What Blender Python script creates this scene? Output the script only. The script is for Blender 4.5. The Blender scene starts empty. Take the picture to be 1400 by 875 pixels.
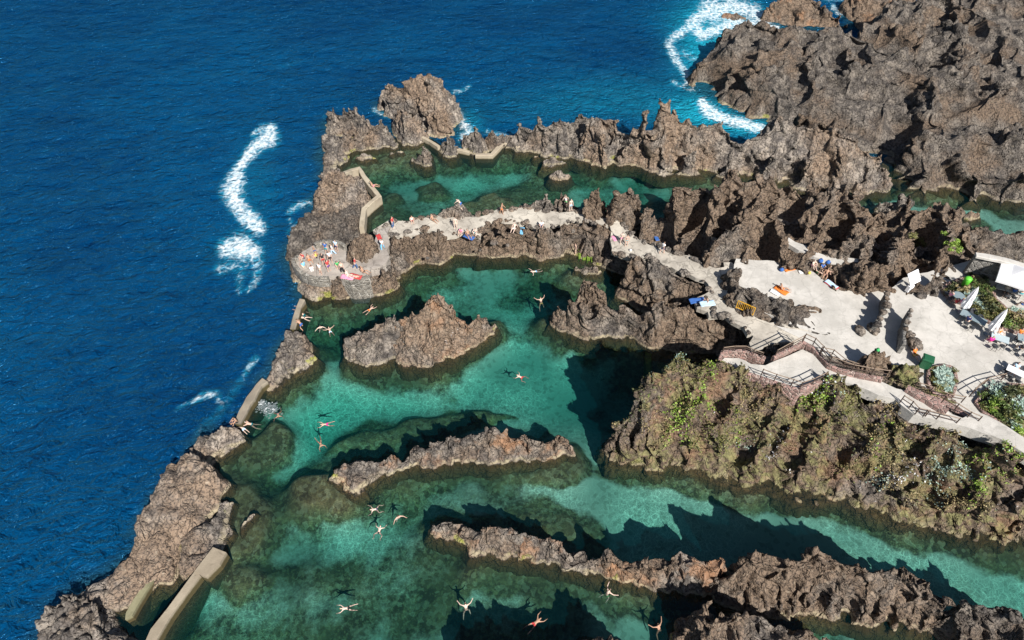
EXPO = 0.6
import bpy, math, random
import numpy as np
from mathutils import Vector, Matrix
from mathutils.geometry import delaunay_2d_cdt
random.seed(7); RNG = np.random.default_rng(7)
sc = bpy.context.scene
COL = sc.collection
# ------------------------------------------------------------------ camera frame
CAM_H, PITCH, FPX = 55.0, math.radians(48), 933.0
CP, SP = math.cos(PITCH), math.sin(PITCH)
def P(u, v, z=0.0):
    """photo pixel (1400x875) -> world x,y at height z"""
    x = (u-700)/FPX; d = (v-437.5)/FPX
    dz = -SP - d*CP; dy = CP - d*SP
    t = (z-CAM_H)/dz
    return (x*t, dy*t)
def P3(u, v, z=0.0):
    a = P(u, v, z); return Vector((a[0], a[1], z))
def PX(x, y, z):
    """world -> photo pixel arrays"""
    dz = z-CAM_H
    f = y*CP - dz*SP; d = -y*SP - dz*CP
    return 700+FPX*x/f, 437.5+FPX*d/f
# ------------------------------------------------------------------ numpy noise
def _h(ix, iy, iz, s):
    h = (ix*374761393 + iy*668265263 + iz*2147483647 + s*974634777) & 0xffffffff
    h = ((h ^ (h >> 13))*1274126177) & 0xffffffff
    h = h ^ (h >> 16)
    return (h & 0xffff).astype(np.float32)/65535.0
def vnoise(x, y, z, s=0):
    xi = np.floor(x).astype(np.int64); yi = np.floor(y).astype(np.int64); zi = np.floor(z).astype(np.int64)
    fx = (x-xi).astype(np.float32); fy = (y-yi).astype(np.float32); fz = (z-zi).astype(np.float32)
    fx = fx*fx*(3-2*fx); fy = fy*fy*(3-2*fy); fz = fz*fz*(3-2*fz)
    def L(a, b, t): return a+(b-a)*t
    r = []
    for dz in (0, 1):
        a = L(_h(xi, yi, zi+dz, s), _h(xi+1, yi, zi+dz, s), fx)
        b = L(_h(xi, yi+1, zi+dz, s), _h(xi+1, yi+1, zi+dz, s), fx)
        r.append(L(a, b, fy))
    return L(r[0], r[1], fz)*2-1
def fbm(x, y, z, o=4, s=0, gain=.5):
    a, t, n = 1.0, 0, 0
    for i in range(o):
        t = t+a*vnoise(x+i*17.3, y+i*9.1, z+i*5.7, s+i); n += a; a *= gain; x = x*2.03; y = y*2.03; z = z*2.03
    return t/n
def ridged(x, y, z, o=3, s=0):
    a, t, n = 1.0, 0, 0
    for i in range(o):
        t = t+a*(1-np.abs(vnoise(x+i*13.3, y+i*7.1, z, s+i))*2.0).clip(-1, 1); n += a; a *= .5; x = x*2.1; y = y*2.1; z = z*2.1
    return t/n
def worley(x, y, z, s=0):
    xi = np.floor(x).astype(np.int64); yi = np.floor(y).astype(np.int64); zi = np.floor(z).astype(np.int64)
    f1 = np.full(x.shape, 9., np.float32); f2 = f1.copy(); cid = np.zeros(x.shape, np.float32)
    for a in (-1, 0, 1):
        for b in (-1, 0, 1):
            for c in (-1, 0, 1):
                cx, cy, cz = xi+a, yi+b, zi+c
                h1 = _h(cx, cy, cz, s)
                d = (cx+h1-x)**2 + (cy+_h(cx, cy, cz, s+11)-y)**2 + (cz+_h(cx, cy, cz, s+23)-z)**2
                d = d.astype(np.float32)
                m = d < f1
                f2 = np.where(m, f1, np.minimum(f2, d)); cid = np.where(m, h1, cid); f1 = np.where(m, d, f1)
    return np.sqrt(f1), np.sqrt(f2), cid
def facets(x, y, z, s=0):
    """cells with a random tilted plane in each: broken angular blocks"""
    xi = np.floor(x).astype(np.int64); yi = np.floor(y).astype(np.int64); zi = np.floor(z).astype(np.int64)
    f1 = np.full(x.shape, 9., np.float32); f2 = f1.copy(); pl = np.zeros(x.shape, np.float32)
    for a in (-1, 0, 1):
        for b in (-1, 0, 1):
            for c in (-1, 0, 1):
                cx, cy, cz = xi+a, yi+b, zi+c
                h1, h2, h3 = _h(cx, cy, cz, s), _h(cx, cy, cz, s+11), _h(cx, cy, cz, s+23)
                dx, dy, dz = cx+h1-x, cy+h2-y, cz+h3-z
                d = (dx*dx+dy*dy+dz*dz).astype(np.float32)
                p = ((h2*7.3 % 1-.5)*dx+(h3*5.7 % 1-.5)*dy+(h1*9.1 % 1-.5)*dz)*1.7+(h1*13.7 % 1-.5)*.9
                m = d < f1
                f2 = np.where(m, f1, np.minimum(f2, d)); pl = np.where(m, p, pl).astype(np.float32); f1 = np.where(m, d, f1)
    return np.sqrt(f1), np.sqrt(f2), pl
def sstep(a, b, x):
    t = ((x-a)/(b-a)).clip(0, 1); return t*t*(3-2*t)
# ------------------------------------------------------------------ object helpers
def tag(o, label=None, cat=None, group=None, kind=None):
    if label: o['label'] = label
    if cat: o['category'] = cat
    if group: o['group'] = group
    if kind: o['kind'] = kind
    return o
def mesh_np(name, verts, faces, mats=(), smooth=True, attrs=None, uvs=None):
    me = bpy.data.meshes.new(name)
    nv, nf = len(verts), len(faces)
    k = faces.shape[1]
    me.vertices.add(nv); me.vertices.foreach_set('co', np.ascontiguousarray(verts, np.float32).ravel())
    me.loops.add(nf*k); me.loops.foreach_set('vertex_index', np.ascontiguousarray(faces, np.int32).ravel())
    me.polygons.add(nf)
    me.polygons.foreach_set('loop_start', np.arange(0, nf*k, k, dtype=np.int32))
    me.polygons.foreach_set('use_smooth', np.full(nf, smooth))
    me.update(calc_edges=True)
    for m in mats: me.materials.append(m)
    for n, v in (attrs or {}).items():
        a = me.attributes.new(n, 'FLOAT', 'POINT'); a.data.foreach_set('value', np.ascontiguousarray(v, np.float32))
    return me
def link(name, me, parent=None, loc=None):
    o = bpy.data.objects.new(name, me); COL.objects.link(o)
    if parent: o.parent = parent
    if loc is not None: o.location = loc
    return o
def empty(name, loc=(0, 0, 0), rz=0):
    o = bpy.data.objects.new(name, None); COL.objects.link(o)
    o.location = loc; o.rotation_euler = (0, 0, rz); o.empty_display_size = .3
    return o
# ------------------------------------------------------------------ materials
class NT:
    def __init__(s, m): s.t = m.node_tree; s.t.nodes.clear(); s.out = s.n('ShaderNodeOutputMaterial')
    def n(s, typ, **kw):
        nd = s.t.nodes.new(typ)
        for k, v in kw.items():
            if k == 'ins':
                for a, b in v.items():
                    if isinstance(b, bpy.types.NodeSocket): s.t.links.new(b, nd.inputs[a])
                    else: nd.inputs[a].default_value = b
            else: setattr(nd, k, v)
        return nd
    def l(s, a, b): s.t.links.new(a, b)
    def math(s, op, a, b=0., c=None, clamp=False):
        nd = s.n('ShaderNodeMath', operation=op, use_clamp=clamp)
        for i, v in enumerate((a, b) if c is None else (a, b, c)):
            if isinstance(v, bpy.types.NodeSocket): s.l(v, nd.inputs[i])
            else: nd.inputs[i].default_value = v
        return nd.outputs[0]
    def mix(s, f, a, b):
        nd = s.n('ShaderNodeMix', data_type='RGBA', clamp_factor=True)
        for i, v in ((0, f), (6, a), (7, b)):
            if isinstance(v, bpy.types.NodeSocket): s.l(v, nd.inputs[i])
            else: nd.inputs[i].default_value = v if i == 0 else (*v, 1)
        return nd.outputs[2]
    def ramp(s, f, a, b, smooth=True):
        nd = s.n('ShaderNodeMapRange', interpolation_type='SMOOTHSTEP' if smooth else 'LINEAR')
        s.l(f, nd.inputs[0]); nd.inputs[1].default_value = a; nd.inputs[2].default_value = b
        return nd.outputs[0]
    def noise(s, vec, scale, detail=4, rough=.55, dist=0.):
        nd = s.n('ShaderNodeTexNoise'); s.l(vec, nd.inputs['Vector'])
        nd.inputs['Scale'].default_value = scale; nd.inputs['Detail'].default_value = detail
        nd.inputs['Roughness'].default_value = rough; nd.inputs['Distortion'].default_value = dist
        return nd.outputs[0]
    def attr(s, name):
        return s.n('ShaderNodeAttribute', attribute_name=name).outputs['Fac']
    def pos(s): return s.n('ShaderNodeNewGeometry').outputs['Position']
def newmat(name):
    m = bpy.data.materials.new(name); m.use_nodes = True
    return m, NT(m)
_simple = {}
def simple(name, col, rough=.7, metal=0., bump=.0, var=.12, scale=6.):
    """painted / cloth / skin surface with a little procedural unevenness"""
    if name in _simple: return _simple[name]
    m, t = newmat(name)
    co = t.n('ShaderNodeTexCoord').outputs['Object']
    nz = t.noise(co, scale, 3)
    c = t.mix(nz, tuple(x*(1-var) for x in col), tuple(min(1, x*(1+var)) for x in col))
    b = t.n('ShaderNodeBsdfPrincipled', ins={'Base Color': c, 'Roughness': rough, 'Metallic': metal})
    if bump:
        bp = t.n('ShaderNodeBump', ins={'Height': nz, 'Strength': bump, 'Distance': .02}); t.l(bp.outputs[0], b.inputs['Normal'])
    t.l(b.outputs[0], t.out.inputs[0]); _simple[name] = m
    return m
def rock_mat(name, warm=.5, light=1., veg=0., lichen=0., orange=0., rim=1., rough_bump=1.):
    m, t = newmat(name); p = t.pos()
    sep = t.n('ShaderNodeSeparateXYZ', ins={0: p}); z = sep.outputs[2]
    big = t.noise(p, .16, 4); mid = t.noise(p, .8, 6, .62); fine = t.noise(p, 4.5, 6, .68)
    pw = t.n('ShaderNodeVectorMath', operation='ADD', ins={0: p, 1: t.n('ShaderNodeVectorMath', operation='SCALE', ins={0: t.n('ShaderNodeTexNoise', ins={'Vector': p, 'Scale': 1.1, 'Detail': 4.}).outputs['Color'], 'Scale': 1.3}).outputs[0]}).outputs[0]
    pw = t.n('ShaderNodeMapping', ins={'Vector': pw, 'Rotation': (0, 0, .4), 'Scale': (1.3, .7, .7)}).outputs[0]
    vor = t.n('ShaderNodeTexVoronoi', feature='DISTANCE_TO_EDGE', ins={'Vector': pw, 'Scale': 1.25}).outputs[0]
    vo2 = t.n('ShaderNodeTexVoronoi', feature='DISTANCE_TO_EDGE', ins={'Vector': pw, 'Scale': .45}).outputs[0]
    L = light
    L *= .86; g1 = (.088*L, .080*L, .075*L); g2 = (.285*L, .252*L, .218*L); br = (.205*L, .15*L, .108*L); dk = (.038*L, .031*L, .028*L)
    c = t.mix(t.ramp(mid, .35, .66), g1, g2)
    c = t.mix(t.math('MULTIPLY', t.ramp(t.math('ADD', big, t.math('MULTIPLY', fine, .25)), .52-.25*warm+.1, .82-.25*warm), .95), c, br)
    c = t.mix(t.math('MULTIPLY', t.ramp(fine, .54, .38), .85), c, dk)
    c = t.mix(t.math('MULTIPLY', t.ramp(t.noise(p, 2.1, 5, .7), .56, .68), .55), c, (.33*L, .28*L, .215*L))
    if orange:
        om = t.math('MULTIPLY', t.ramp(t.noise(p, .35, 5, .6), .5, .66), orange)
        c = t.mix(om, c, (.36, .19, .10))
    if lichen:
        lm = t.math('MULTIPLY', t.ramp(t.noise(p, 3.3, 5, .7), .6, .68), t.ramp(t.noise(p, .28, 3), .50, .66))
        c = t.mix(t.math('MULTIPLY', lm, lichen), c, (.52, .50, .50))
    if veg:
        up = t.n('ShaderNodeSeparateXYZ', ins={0: t.n('ShaderNodeNewGeometry').outputs['Normal']}).outputs[2]
        vm = t.math('MULTIPLY', t.ramp(t.math('ADD', t.noise(p, .32, 4, .6), t.math('MULTIPLY', fine, .22)), .53, .66), t.ramp(up, .2, .6))
        vc = t.mix(t.ramp(t.noise(p, 2.2, 4, .7), .38, .62), (.10, .105, .04), (.25, .26, .10))
        vc = t.mix(t.ramp(t.noise(p, .9, 3, .6), .5, .7), vc, (.26, .19, .10))
        c = t.mix(t.math('MULTIPLY', vm, veg), c, vc)
    # tide marks: pale salt rim, yellow weed patches, brown weed below the water
    zn = t.math('ADD', z, t.math('MULTIPLY', t.math('SUBTRACT', t.noise(p, 1.1, 4, .6), .5), .55))
    rimm = t.math('MULTIPLY', t.math('MULTIPLY', t.ramp(zn, -.02, .08), t.ramp(zn, .34, .16)), rim)
    weed = t.ramp(t.noise(p, .33, 3), .60, .68)
    c = t.mix(t.math('MULTIPLY', rimm, t.math('ADD', t.math('MULTIPLY', t.ramp(t.noise(p, .5, 3), .4, .6), .55), .2)), c, (.38, .33, .22))
    c = t.mix(t.math('MULTIPLY', t.math('MULTIPLY', t.math('MULTIPLY', t.ramp(zn, -.1, .1), t.ramp(zn, .5, .3)), weed), rim*.9), c, (.27, .28, .06))
    c = t.mix(t.ramp(z, .06, -.12), c, t.mix(mid, (.10, .06, .022), (.19, .13, .055)))
    hb = t.math('ADD', t.math('MULTIPLY', mid, .55), t.math('MULTIPLY', fine, .30))
    hb = t.math('ADD', hb, t.math('ADD', t.math('MULTIPLY', t.ramp(vor, 0., .07), .22), t.math('MULTIPLY', t.ramp(vo2, 0., .035), .35)))
    bp = t.n('ShaderNodeBump', ins={'Height': hb, 'Strength': .9*rough_bump, 'Distance': .5})
    b = t.n('ShaderNodeBsdfPrincipled', ins={'Base Color': c, 'Roughness': .88, 'Normal': bp.outputs[0]})
    b.inputs['Specular IOR Level'].default_value = .25
    t.l(b.outputs[0], t.out.inputs[0])
    return m
def concrete_mat(name, a, b_, blotch=.5, wl=.42, crack=0.):
    m, t = newmat(name); p = t.pos()
    n1 = t.noise(p, .45, 5, .65); n2 = t.noise(p, 3.5, 6, .7); n3 = t.noise(p, 1.1, 4, .6, .6)
    c = t.mix(t.ramp(n1, .35, .7), a, b_)
    c = t.mix(t.math('MULTIPLY', t.ramp(n3, .56, .70), blotch), c, tuple(x*.62 for x in a))
    c = t.mix(t.math('MULTIPLY', t.ramp(n2, .60, .75), .5), c, tuple(x*.55 for x in a))
    if crack:
        vd = t.n('ShaderNodeTexVoronoi', feature='DISTANCE_TO_EDGE', ins={'Vector': t.n('ShaderNodeVectorMath', operation='ADD', ins={0: p, 1: t.n('ShaderNodeTexNoise', ins={'Vector': p, 'Scale': 1.2}).outputs['Color']}).outputs[0], 'Scale': .45}).outputs[0]
        c = t.mix(t.math('MULTIPLY', t.ramp(vd, .03, .008), crack), c, tuple(x*.4 for x in a))
    z = t.n('ShaderNodeSeparateXYZ', ins={0: p}).outputs[2]
    c = t.mix(t.ramp(t.math('ADD', z, t.math('MULTIPLY', n2, .3)), wl, wl-.32), c, (.07, .055, .02))
    bp = t.n('ShaderNodeBump', ins={'Height': n2, 'Strength': .4, 'Distance': .06})
    b = t.n('ShaderNodeBsdfPrincipled', ins={'Base Color': c, 'Roughness': .9, 'Normal': bp.outputs[0]})
    t.l(b.outputs[0], t.out.inputs[0]); return m
def masonry_mat(name, stone, mortar, scale=2.2):
    m, t = newmat(name); p = t.pos()
    ve = t.n('ShaderNodeTexVoronoi', feature='DISTANCE_TO_EDGE', ins={'Vector': p, 'Scale': scale}).outputs[0]
    vc = t.n('ShaderNodeTexVoronoi', ins={'Vector': p, 'Scale': scale}).outputs['Color']
    s = t.n('ShaderNodeSeparateColor', ins={0: vc}).outputs[0]
    c = t.mix(s, tuple(x*.55 for x in stone), tuple(x*1.35 for x in stone))
    c = t.mix(t.ramp(ve, .09, .03), c, mortar)
    bp = t.n('ShaderNodeBump', ins={'Height': t.ramp(ve, .0, .15), 'Strength': .9, 'Distance': .12})
    b = t.n('ShaderNodeBsdfPrincipled', ins={'Base Color': c, 'Roughness': .9, 'Normal': bp.outputs[0]})
    t.l(b.outputs[0], t.out.inputs[0]); return m
# ------------------------------------------------------------------ lumps and masses
def densify(pts, step=1.2):
    out = []
    n = len(pts)
    for i in range(n):
        a = np.array(pts[i]); b = np.array(pts[(i+1) % n])
        k = max(1, int(np.hypot(*(b-a)[:2])/step))
        for j in range(k): out.append(a+(b-a)*j/k)
    return np.array(out)
class Lump:
    def __init__(s, outline, inner=()):
        s.o = np.array([(*P(u, v, h), h) for u, v, h in outline])
        s.c = densify(s.o)
        s.i = np.array([(*P(u, v, h), h) for u, v, h in inner]) if inner else np.zeros((0, 3))
        s.zf = None
        s.x0, s.y0 = s.o[:, :2].min(0); s.x1, s.y1 = s.o[:, :2].max(0)
    def ev(s, X, Y):
        """signed distance (inside > 0) and height surface"""
        d2 = np.full(X.shape, 1e9); ins = np.zeros(X.shape, bool)
        n = len(s.o)
        for i in range(n):
            ax, ay = s.o[i, :2]; bx, by = s.o[(i+1) % n, :2]
            ex, ey = bx-ax, by-ay; L = ex*ex+ey*ey+1e-9
            t = (((X-ax)*ex+(Y-ay)*ey)/L).clip(0, 1)
            d2 = np.minimum(d2, (X-ax-t*ex)**2+(Y-ay-t*ey)**2)
            if ay != by:
                cr = ((ay > Y) != (by > Y)) & (X < ax+(Y-ay)*ex/ey)
                ins ^= cr
        d = np.sqrt(d2)
        if s.zf: return np.where(ins, d, -d), s.zf(X, Y)
        w = np.zeros(X.shape); hz = np.zeros(X.shape)
        for arr, k in ((s.c, 1.), (s.i, 4.)):
            for x, y, h in arr:
                q = k/(((X-x)**2+(Y-y)**2+.08)**1.6); w += q; hz += q*h
        return np.where(ins, d, -d), hz/w
MASSES = []
def mass(name, label, cat, mat, lumps, voxel=.16, jag=1., lum=1., med=1., group=None, slope=5., warp=.5, spire=0., seed=0, sc=1., th=.35, grooves=()):
    MASSES.append(dict(name=name, label=label, cat=cat, mat=mat, lumps=[Lump(*l) for l in lumps], voxel=voxel, jag=jag,
                       lum=lum, med=med, group=group, slope=slope, warp=warp, spire=spire, seed=seed, sc=sc, th=th, grooves=[(np.array([P(u, v, z) for u, v, z in g]), w_, d_) for g, w_, d_ in grooves]))
def field(m, X, Y):
    wx = m['warp']*fbm(X*.55, Y*.55, X*0+3.1+m['seed'], 3, 5); wy = m['warp']*fbm(X*.55, Y*.55, X*0+9.4+m['seed'], 3, 15)
    XX, YY = X+wx, Y+wy
    h = np.full(X.shape, -9.)
    for l in m['lumps']:
        mk = (XX > l.x0-6) & (XX < l.x1+6) & (YY > l.y0-6) & (YY < l.y1+6)
        if not mk.any(): continue
        d, hz = l.ev(XX[mk], YY[mk])
        g = m['lum']*sstep(.4, 2., hz); d = d+.32*g; hz = hz+.42*g
        do = (-d).clip(0, 99)
        sl = m['slope']
        z = hz-sl*do
        z = np.where(z < 0, -(do-np.maximum(hz, 0)/sl).clip(0, 99)*2.6+np.minimum(hz, 0), z)
        di = d.clip(0, 9)
        z = z-np.where(d > 0, np.minimum(hz.clip(0, 9)*.22, .7)*np.exp(-di/.5), 0)
        h[mk] = np.maximum(h[mk], z)
    for g, w_, d_ in m['grooves']:
        b2 = np.full(X.shape, 1e9)
        for (ax, ay), (bx, by) in zip(g[:-1], g[1:]):
            ex, ey = bx-ax, by-ay; t = (((XX-ax)*ex+(YY-ay)*ey)/(ex*ex+ey*ey)).clip(0, 1)
            b2 = np.minimum(b2, (XX-ax-t*ex)**2+(YY-ay-t*ey)**2)
        gd = d_*np.exp(-(b2/(w_*w_))**1.5)
        h = np.where(h > .3, np.maximum(h-gd, .15), h)
    if m['spire']:
        th = .95
        u = X*math.cos(th)+Y*math.sin(th); v = -X*math.sin(th)+Y*math.cos(th)
        r = ridged(u*.30, v*.60, X*0+m['seed'], 2, 31)
        h = h+np.where(h > 0, m['spire']*(r*1.1-.25)*sstep(.3, 3., h), 0)
    return h
def voxel_remesh(verts, faces, size):
    me = mesh_np('tmp', verts, faces, smooth=False)
    ob = link('tmp', me)
    md = ob.modifiers.new('r', 'REMESH'); md.mode = 'VOXEL'; md.voxel_size = size; md.adaptivity = 0
    dg = bpy.context.evaluated_depsgraph_get()
    e = ob.evaluated_get(dg); em = e.to_mesh()
    n = len(em.vertices); v = np.empty(n*3, np.float32); em.vertices.foreach_get('co', v)
    nf = len(em.polygons); nl = len(em.loops); li = np.empty(nl, np.int32); em.loops.foreach_get('vertex_index', li)
    lt = np.empty(nf, np.int32); em.polygons.foreach_get('loop_total', lt)
    assert (lt == 4).all()
    e.to_mesh_clear(); bpy.data.objects.remove(ob); bpy.data.meshes.remove(me)
    return v.reshape(-1, 3), li.reshape(-1, 4)
def vnormals(v, f):
    a = v[f[:, 2]]-v[f[:, 0]]; b = v[f[:, 3]]-v[f[:, 1]]
    n = np.cross(a, b); vn = np.zeros_like(v)
    for k in range(4):
        for c in range(3): vn[:, c] += np.bincount(f[:, k], n[:, c], len(v)).astype(np.float32)
    return vn/(np.linalg.norm(vn, axis=1, keepdims=True)+1e-9)
def smooth_field(v, f, w, it=3):
    e = np.vstack([f[:, [0, 1]], f[:, [1, 2]], f[:, [2, 3]], f[:, [3, 0]]])
    cnt = np.bincount(e[:, 0], minlength=len(v))+1e-6
    for _ in range(it):
        w = np.stack([np.bincount(e[:, 0], w[e[:, 1], c], len(v))/cnt for c in range(w.shape[1])], 1).astype(np.float32)
    return w
def build_mass(m):
    vs = m['voxel']
    x0 = min(l.x0 for l in m['lumps'])-2.2; x1 = max(l.x1 for l in m['lumps'])+2.2
    y0 = min(l.y0 for l in m['lumps'])-2.2; y1 = max(l.y1 for l in m['lumps'])+2.2
    st = vs*1.3
    nx, ny = int((x1-x0)/st)+2, int((y1-y0)/st)+2
    X, Y = np.meshgrid(x0+np.arange(nx)*st, y0+np.arange(ny)*st)
    h = np.maximum(field(m, X, Y), -1.7)
    h[0, :] = h[-1, :] = -1.7; h[:, 0] = h[:, -1] = -1.7
    top = np.stack([X, Y, h], -1).reshape(-1, 3)
    keep = (h > -1.65)
    k = keep[:-1, :-1] | keep[1:, :-1] | keep[:-1, 1:] | keep[1:, 1:]
    idx = np.arange(nx*ny).reshape(ny, nx)
    q = np.stack([idx[:-1, :-1], idx[:-1, 1:], idx[1:, 1:], idx[1:, :-1]], -1)[k]
    N = nx*ny
    bot = top.copy(); bot[:, 2] = -2.4
    # side walls: edges used once
    ed = np.vstack([q[:, [0, 1]], q[:, [1, 2]], q[:, [2, 3]], q[:, [3, 0]]])
    key = ed[:, 0].astype(np.int64)*N+ed[:, 1]; rev = ed[:, 1].astype(np.int64)*N+ed[:, 0]
    b = ed[~np.isin(key, rev)]
    sides = np.stack([b[:, 1], b[:, 0], b[:, 0]+N, b[:, 1]+N], 1)
    F = np.vstack([q, q[:, ::-1]+N, sides])
    V = np.vstack([top, bot])
    used = np.unique(F); rm = np.zeros(2*N, np.int64); rm[used] = np.arange(len(used))
    v, f = voxel_remesh(V[used], rm[F], vs)
    n = smooth_field(v, f, vnormals(v, f), 7); n /= np.linalg.norm(n, axis=1, keepdims=True)+1e-9
    x, y, z = v.T.astype(np.float64)
    s = m['seed']
    # amplitude fades at the waterline so the traced outline holds
    amp = sstep(-.5, 2.2, z)*.85+.15
    wpx = .45*fbm(x*.6, y*.6, z*.6, 2, 3+s); wpy = .45*fbm(x*.6, y*.6, z*.6+7, 2, 4+s); wpz = .3*fbm(x*.6+5, y*.5, z*.5+7, 2, 6+s)
    th = m.get('th', .35); u = (x+wpx)*math.cos(th)+(y+wpy)*math.sin(th); w = -(x+wpx)*math.sin(th)+(y+wpy)*math.cos(th); zz = z+wpz; q_ = m.get('sc', 1.); 
    f1, f2, pl = facets(u*.46*q_, w*.30*q_, zz*.24*q_, s)          # large blocks, elongated down the slope
    d = m['lum']*(pl.clip(-.7, .35)*.72-.16-1.05*np.exp(-(f2-f1)*15))*amp
    f1, f2, pl = facets(u*1.15*q_, w*.75*q_, zz*.6*q_+3, s+5)
    d += m['med']*(pl.clip(-.8, .4)*.36-.04-.60*np.exp(-(f2-f1)*13))*amp
    r = ridged(u*.7*q_, w*.2*q_, zz*.2, 2, 40+s)
    d += m['lum']*(.36*r-.25)*amp       # ribs
    r = ridged(u*1.7, w*.8, zz*.7, 3, 44+s)
    d += m['jag']*(.22*r-.12)*amp
    d += m['jag']*.26*fbm(x*1.7, y*1.7, z*1.4, 4, 60+s, .7)*(amp*.8+.2)
    d = np.where(d < 0, -np.tanh(-d/.95)*.95, d).clip(-.95, .6)*np.where(m['lum'] > 2, 1.5, 1.)
    v = v+n*d[:, None].astype(np.float32)
    if 'flat' in m: v = m['flat'](v)
    kf = v[f][:, :, 2].max(1) > -1.35
    f = f[kf]; used = np.unique(f); rm = np.zeros(len(v), np.int64); rm[used] = np.arange(len(used))
    o = link(m['name'], mesh_np(m['name'], v[used], rm[f], [m['mat']]))
    tag(o, m['label'], m['cat'], m['group'])
    return o
# ------------------------------------------------------------------ rock masses (traced outlines; px,py of the photo and height in m)
R_GREY = rock_mat('rock_grey', warm=0.00, light=1.25, rim=1.)
R_TAN = rock_mat('rock_tan', warm=0.35, light=1.5, rim=1.)
R_BROWN = rock_mat('rock_brown', warm=0.65, light=1.1, rim=1.)
R_DARK = rock_mat('rock_dark', warm=0.35, light=.92, rim=.9)
R_FAR = rock_mat('rock_far', warm=0.10, light=.92, rim=.8)
R_ISLE = rock_mat('rock_isle', warm=0.70, light=1.35, rim=1., lichen=.8, orange=.45)
R_RIDGE = rock_mat('rock_ridge', warm=0.25, light=1.15, rim=1., orange=.6)
R_HILL = rock_mat('rock_hill', warm=0.80, light=.95, rim=.45, veg=.6, lichen=.9, orange=.3)
R_ALGAE = rock_mat('rock_algae', warm=0.80, light=1.2, rim=0., orange=.5)
mass('sea_stack', 'outermost rugged rock stack at the tip of the point with surf on its right', 'rock', R_TAN, [
  ([(519,125,2.5),(524,111,4),(530,110,4.5),(541,117,4),(551,113,5),(556,98,6.5),(570,97,6.5),(578,104,5.5),(586,101,6),(592,99,6.5),(600,104,6),(607,112,5),(614,124,3.5),(620,131,2.5),(619,146,1.5),(626,161,1),(626,176,0),(611,183,0),(594,185,0),(582,180,0),(560,165,.5),(541,150,.8),(526,152,0),(519,142,0)],
   [(564,106,6),(530,120,4.8),(594,112,6),(573,133,4),(596,150,4.2),(611,164,3),(584,160,3)])], voxel=.2, jag=1.1, lum=1.3, seed=1)
mass('pale_boulder', 'tall pale smooth boulder standing in front of the outermost rock stack', 'boulder', R_TAN, [
  ([(537,147,3),(541,142,4.5),(548,142,5),(558,150,4.5),(573,160,3.5),(583,176,1.5),(588,188,0),(577,197,0),(562,198,0),(547,196,0),(541,180,1),(537,162,2)],
   [(552,158,4.2),(563,172,3)])], voxel=.17, jag=.5, lum=.4, med=.8, seed=2)
mass('corner_rock', 'row of grey rounded crags at the seaward corner of the upper pool', 'rock', R_GREY, [
  ([(444,160,1),(446,145,3.4),(455,141,4.5),(465,141,4.8),(476,138,5.5),(484,144,5),(491,152,3.5),(496,159,2.5),(484,172,1.5),(466,174,1),(448,181,.3)], [(470,150,5),(456,155,3.5)]),
  ([(483,175,2.2),(490,167,3),(500,159,4),(513,151,5.2),(521,154,4.8),(527,165,3.5),(530,175,2.2),(530,188,1),(519,198,0),(500,203,0),(487,206,0),(480,196,.8)], [(512,165,4.2),(498,180,2.8)]),
  ([(461,187,1.5),(466,177,3),(472,173,3.5),(481,181,2.5),(482,196,.5),(474,207,0),(461,209,0)], [(472,184,3)]),
  ([(528,183,1),(535,175,3),(541,187,1.4),(545,197,0),(539,201,0),(530,199,0)],),
  ([(443,180,1),(461,181,2),(458,200,1),(474,208,.8),(476,217,.4),(466,225,.3),(455,230,.4),(440,232,1),(441,212,1),(442,198,1)],)], voxel=.18, jag=.7, lum=.8, seed=3)
mass('pool_rock', 'low flat grey rock in the corner of the upper pool beside the yellow weed', 'rock', R_GREY, [
  ([(485,212,.5),(494,205,.9),(505,207,.8),(515,213,.5),(508,219,0),(498,222,0),(487,219,0)],)], voxel=.13, jag=.4, lum=.3, seed=4)
mass('pool_rock', 'small tilted grey boulder standing in the upper pool below the pale boulder', 'rock', R_GREY, [
  ([(561,219,0),(563,209,1),(570,200,2.6),(578,195,3.4),(583,200,2.7),(588,207,.2),(582,217,0),(572,223,0),(564,222,0)],)], voxel=.13, jag=.5, lum=.4, seed=5)
mass('pool_rock', 'smallest of the pale stones awash beside the low flat rock of the upper pool', 'rock', R_TAN, [
  ([(532,210,0),(536,205,.5),(540,209,0),(536,212,0)],)], voxel=.1, jag=.2, lum=.1, warp=.1, seed=6)
mass('pool_rock', 'pale stone awash below the split grey crags of the upper pool', 'rock', R_TAN, [
  ([(541,207,.1),(546,203,.5),(552,206,.2),(549,209,0),(543,209,0)],)], voxel=.1, jag=.2, lum=.1, warp=.1, seed=7)
mass('wall_crag', 'pointed grey crag beside the gap where surf meets the upper pool', 'rock', R_GREY, [
  ([(603,190,2),(608,179,3.6),(616,181,3.2),(624,198,1),(627,211,0),(612,218,0),(604,205,.6)],)], voxel=.16, jag=.6, lum=.5, seed=8)
mass('wall_crag', 'pyramid shaped grey crag rising from the sea wall of the upper pool', 'rock', R_GREY, [
  ([(633,197,1),(635,182,2),(643,173,3.5),(650,167,4.3),(658,177,3.2),(667,200,1),(665,210,0),(646,213,0),(637,206,0),(630,206,.2)],)], voxel=.16, jag=.8, lum=.7, seed=9)
mass('wall_crag', 'dark notched crag in the angle of the low concrete wall of the upper pool', 'rock', R_DARK, [
  ([(662,186,2),(670,170,3.6),(677,176,3),(686,180,2),(689,193,1),(683,199,.5),(673,205,.2),(665,203,.5)],)], voxel=.16, jag=.8, lum=.6, seed=10)
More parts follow.
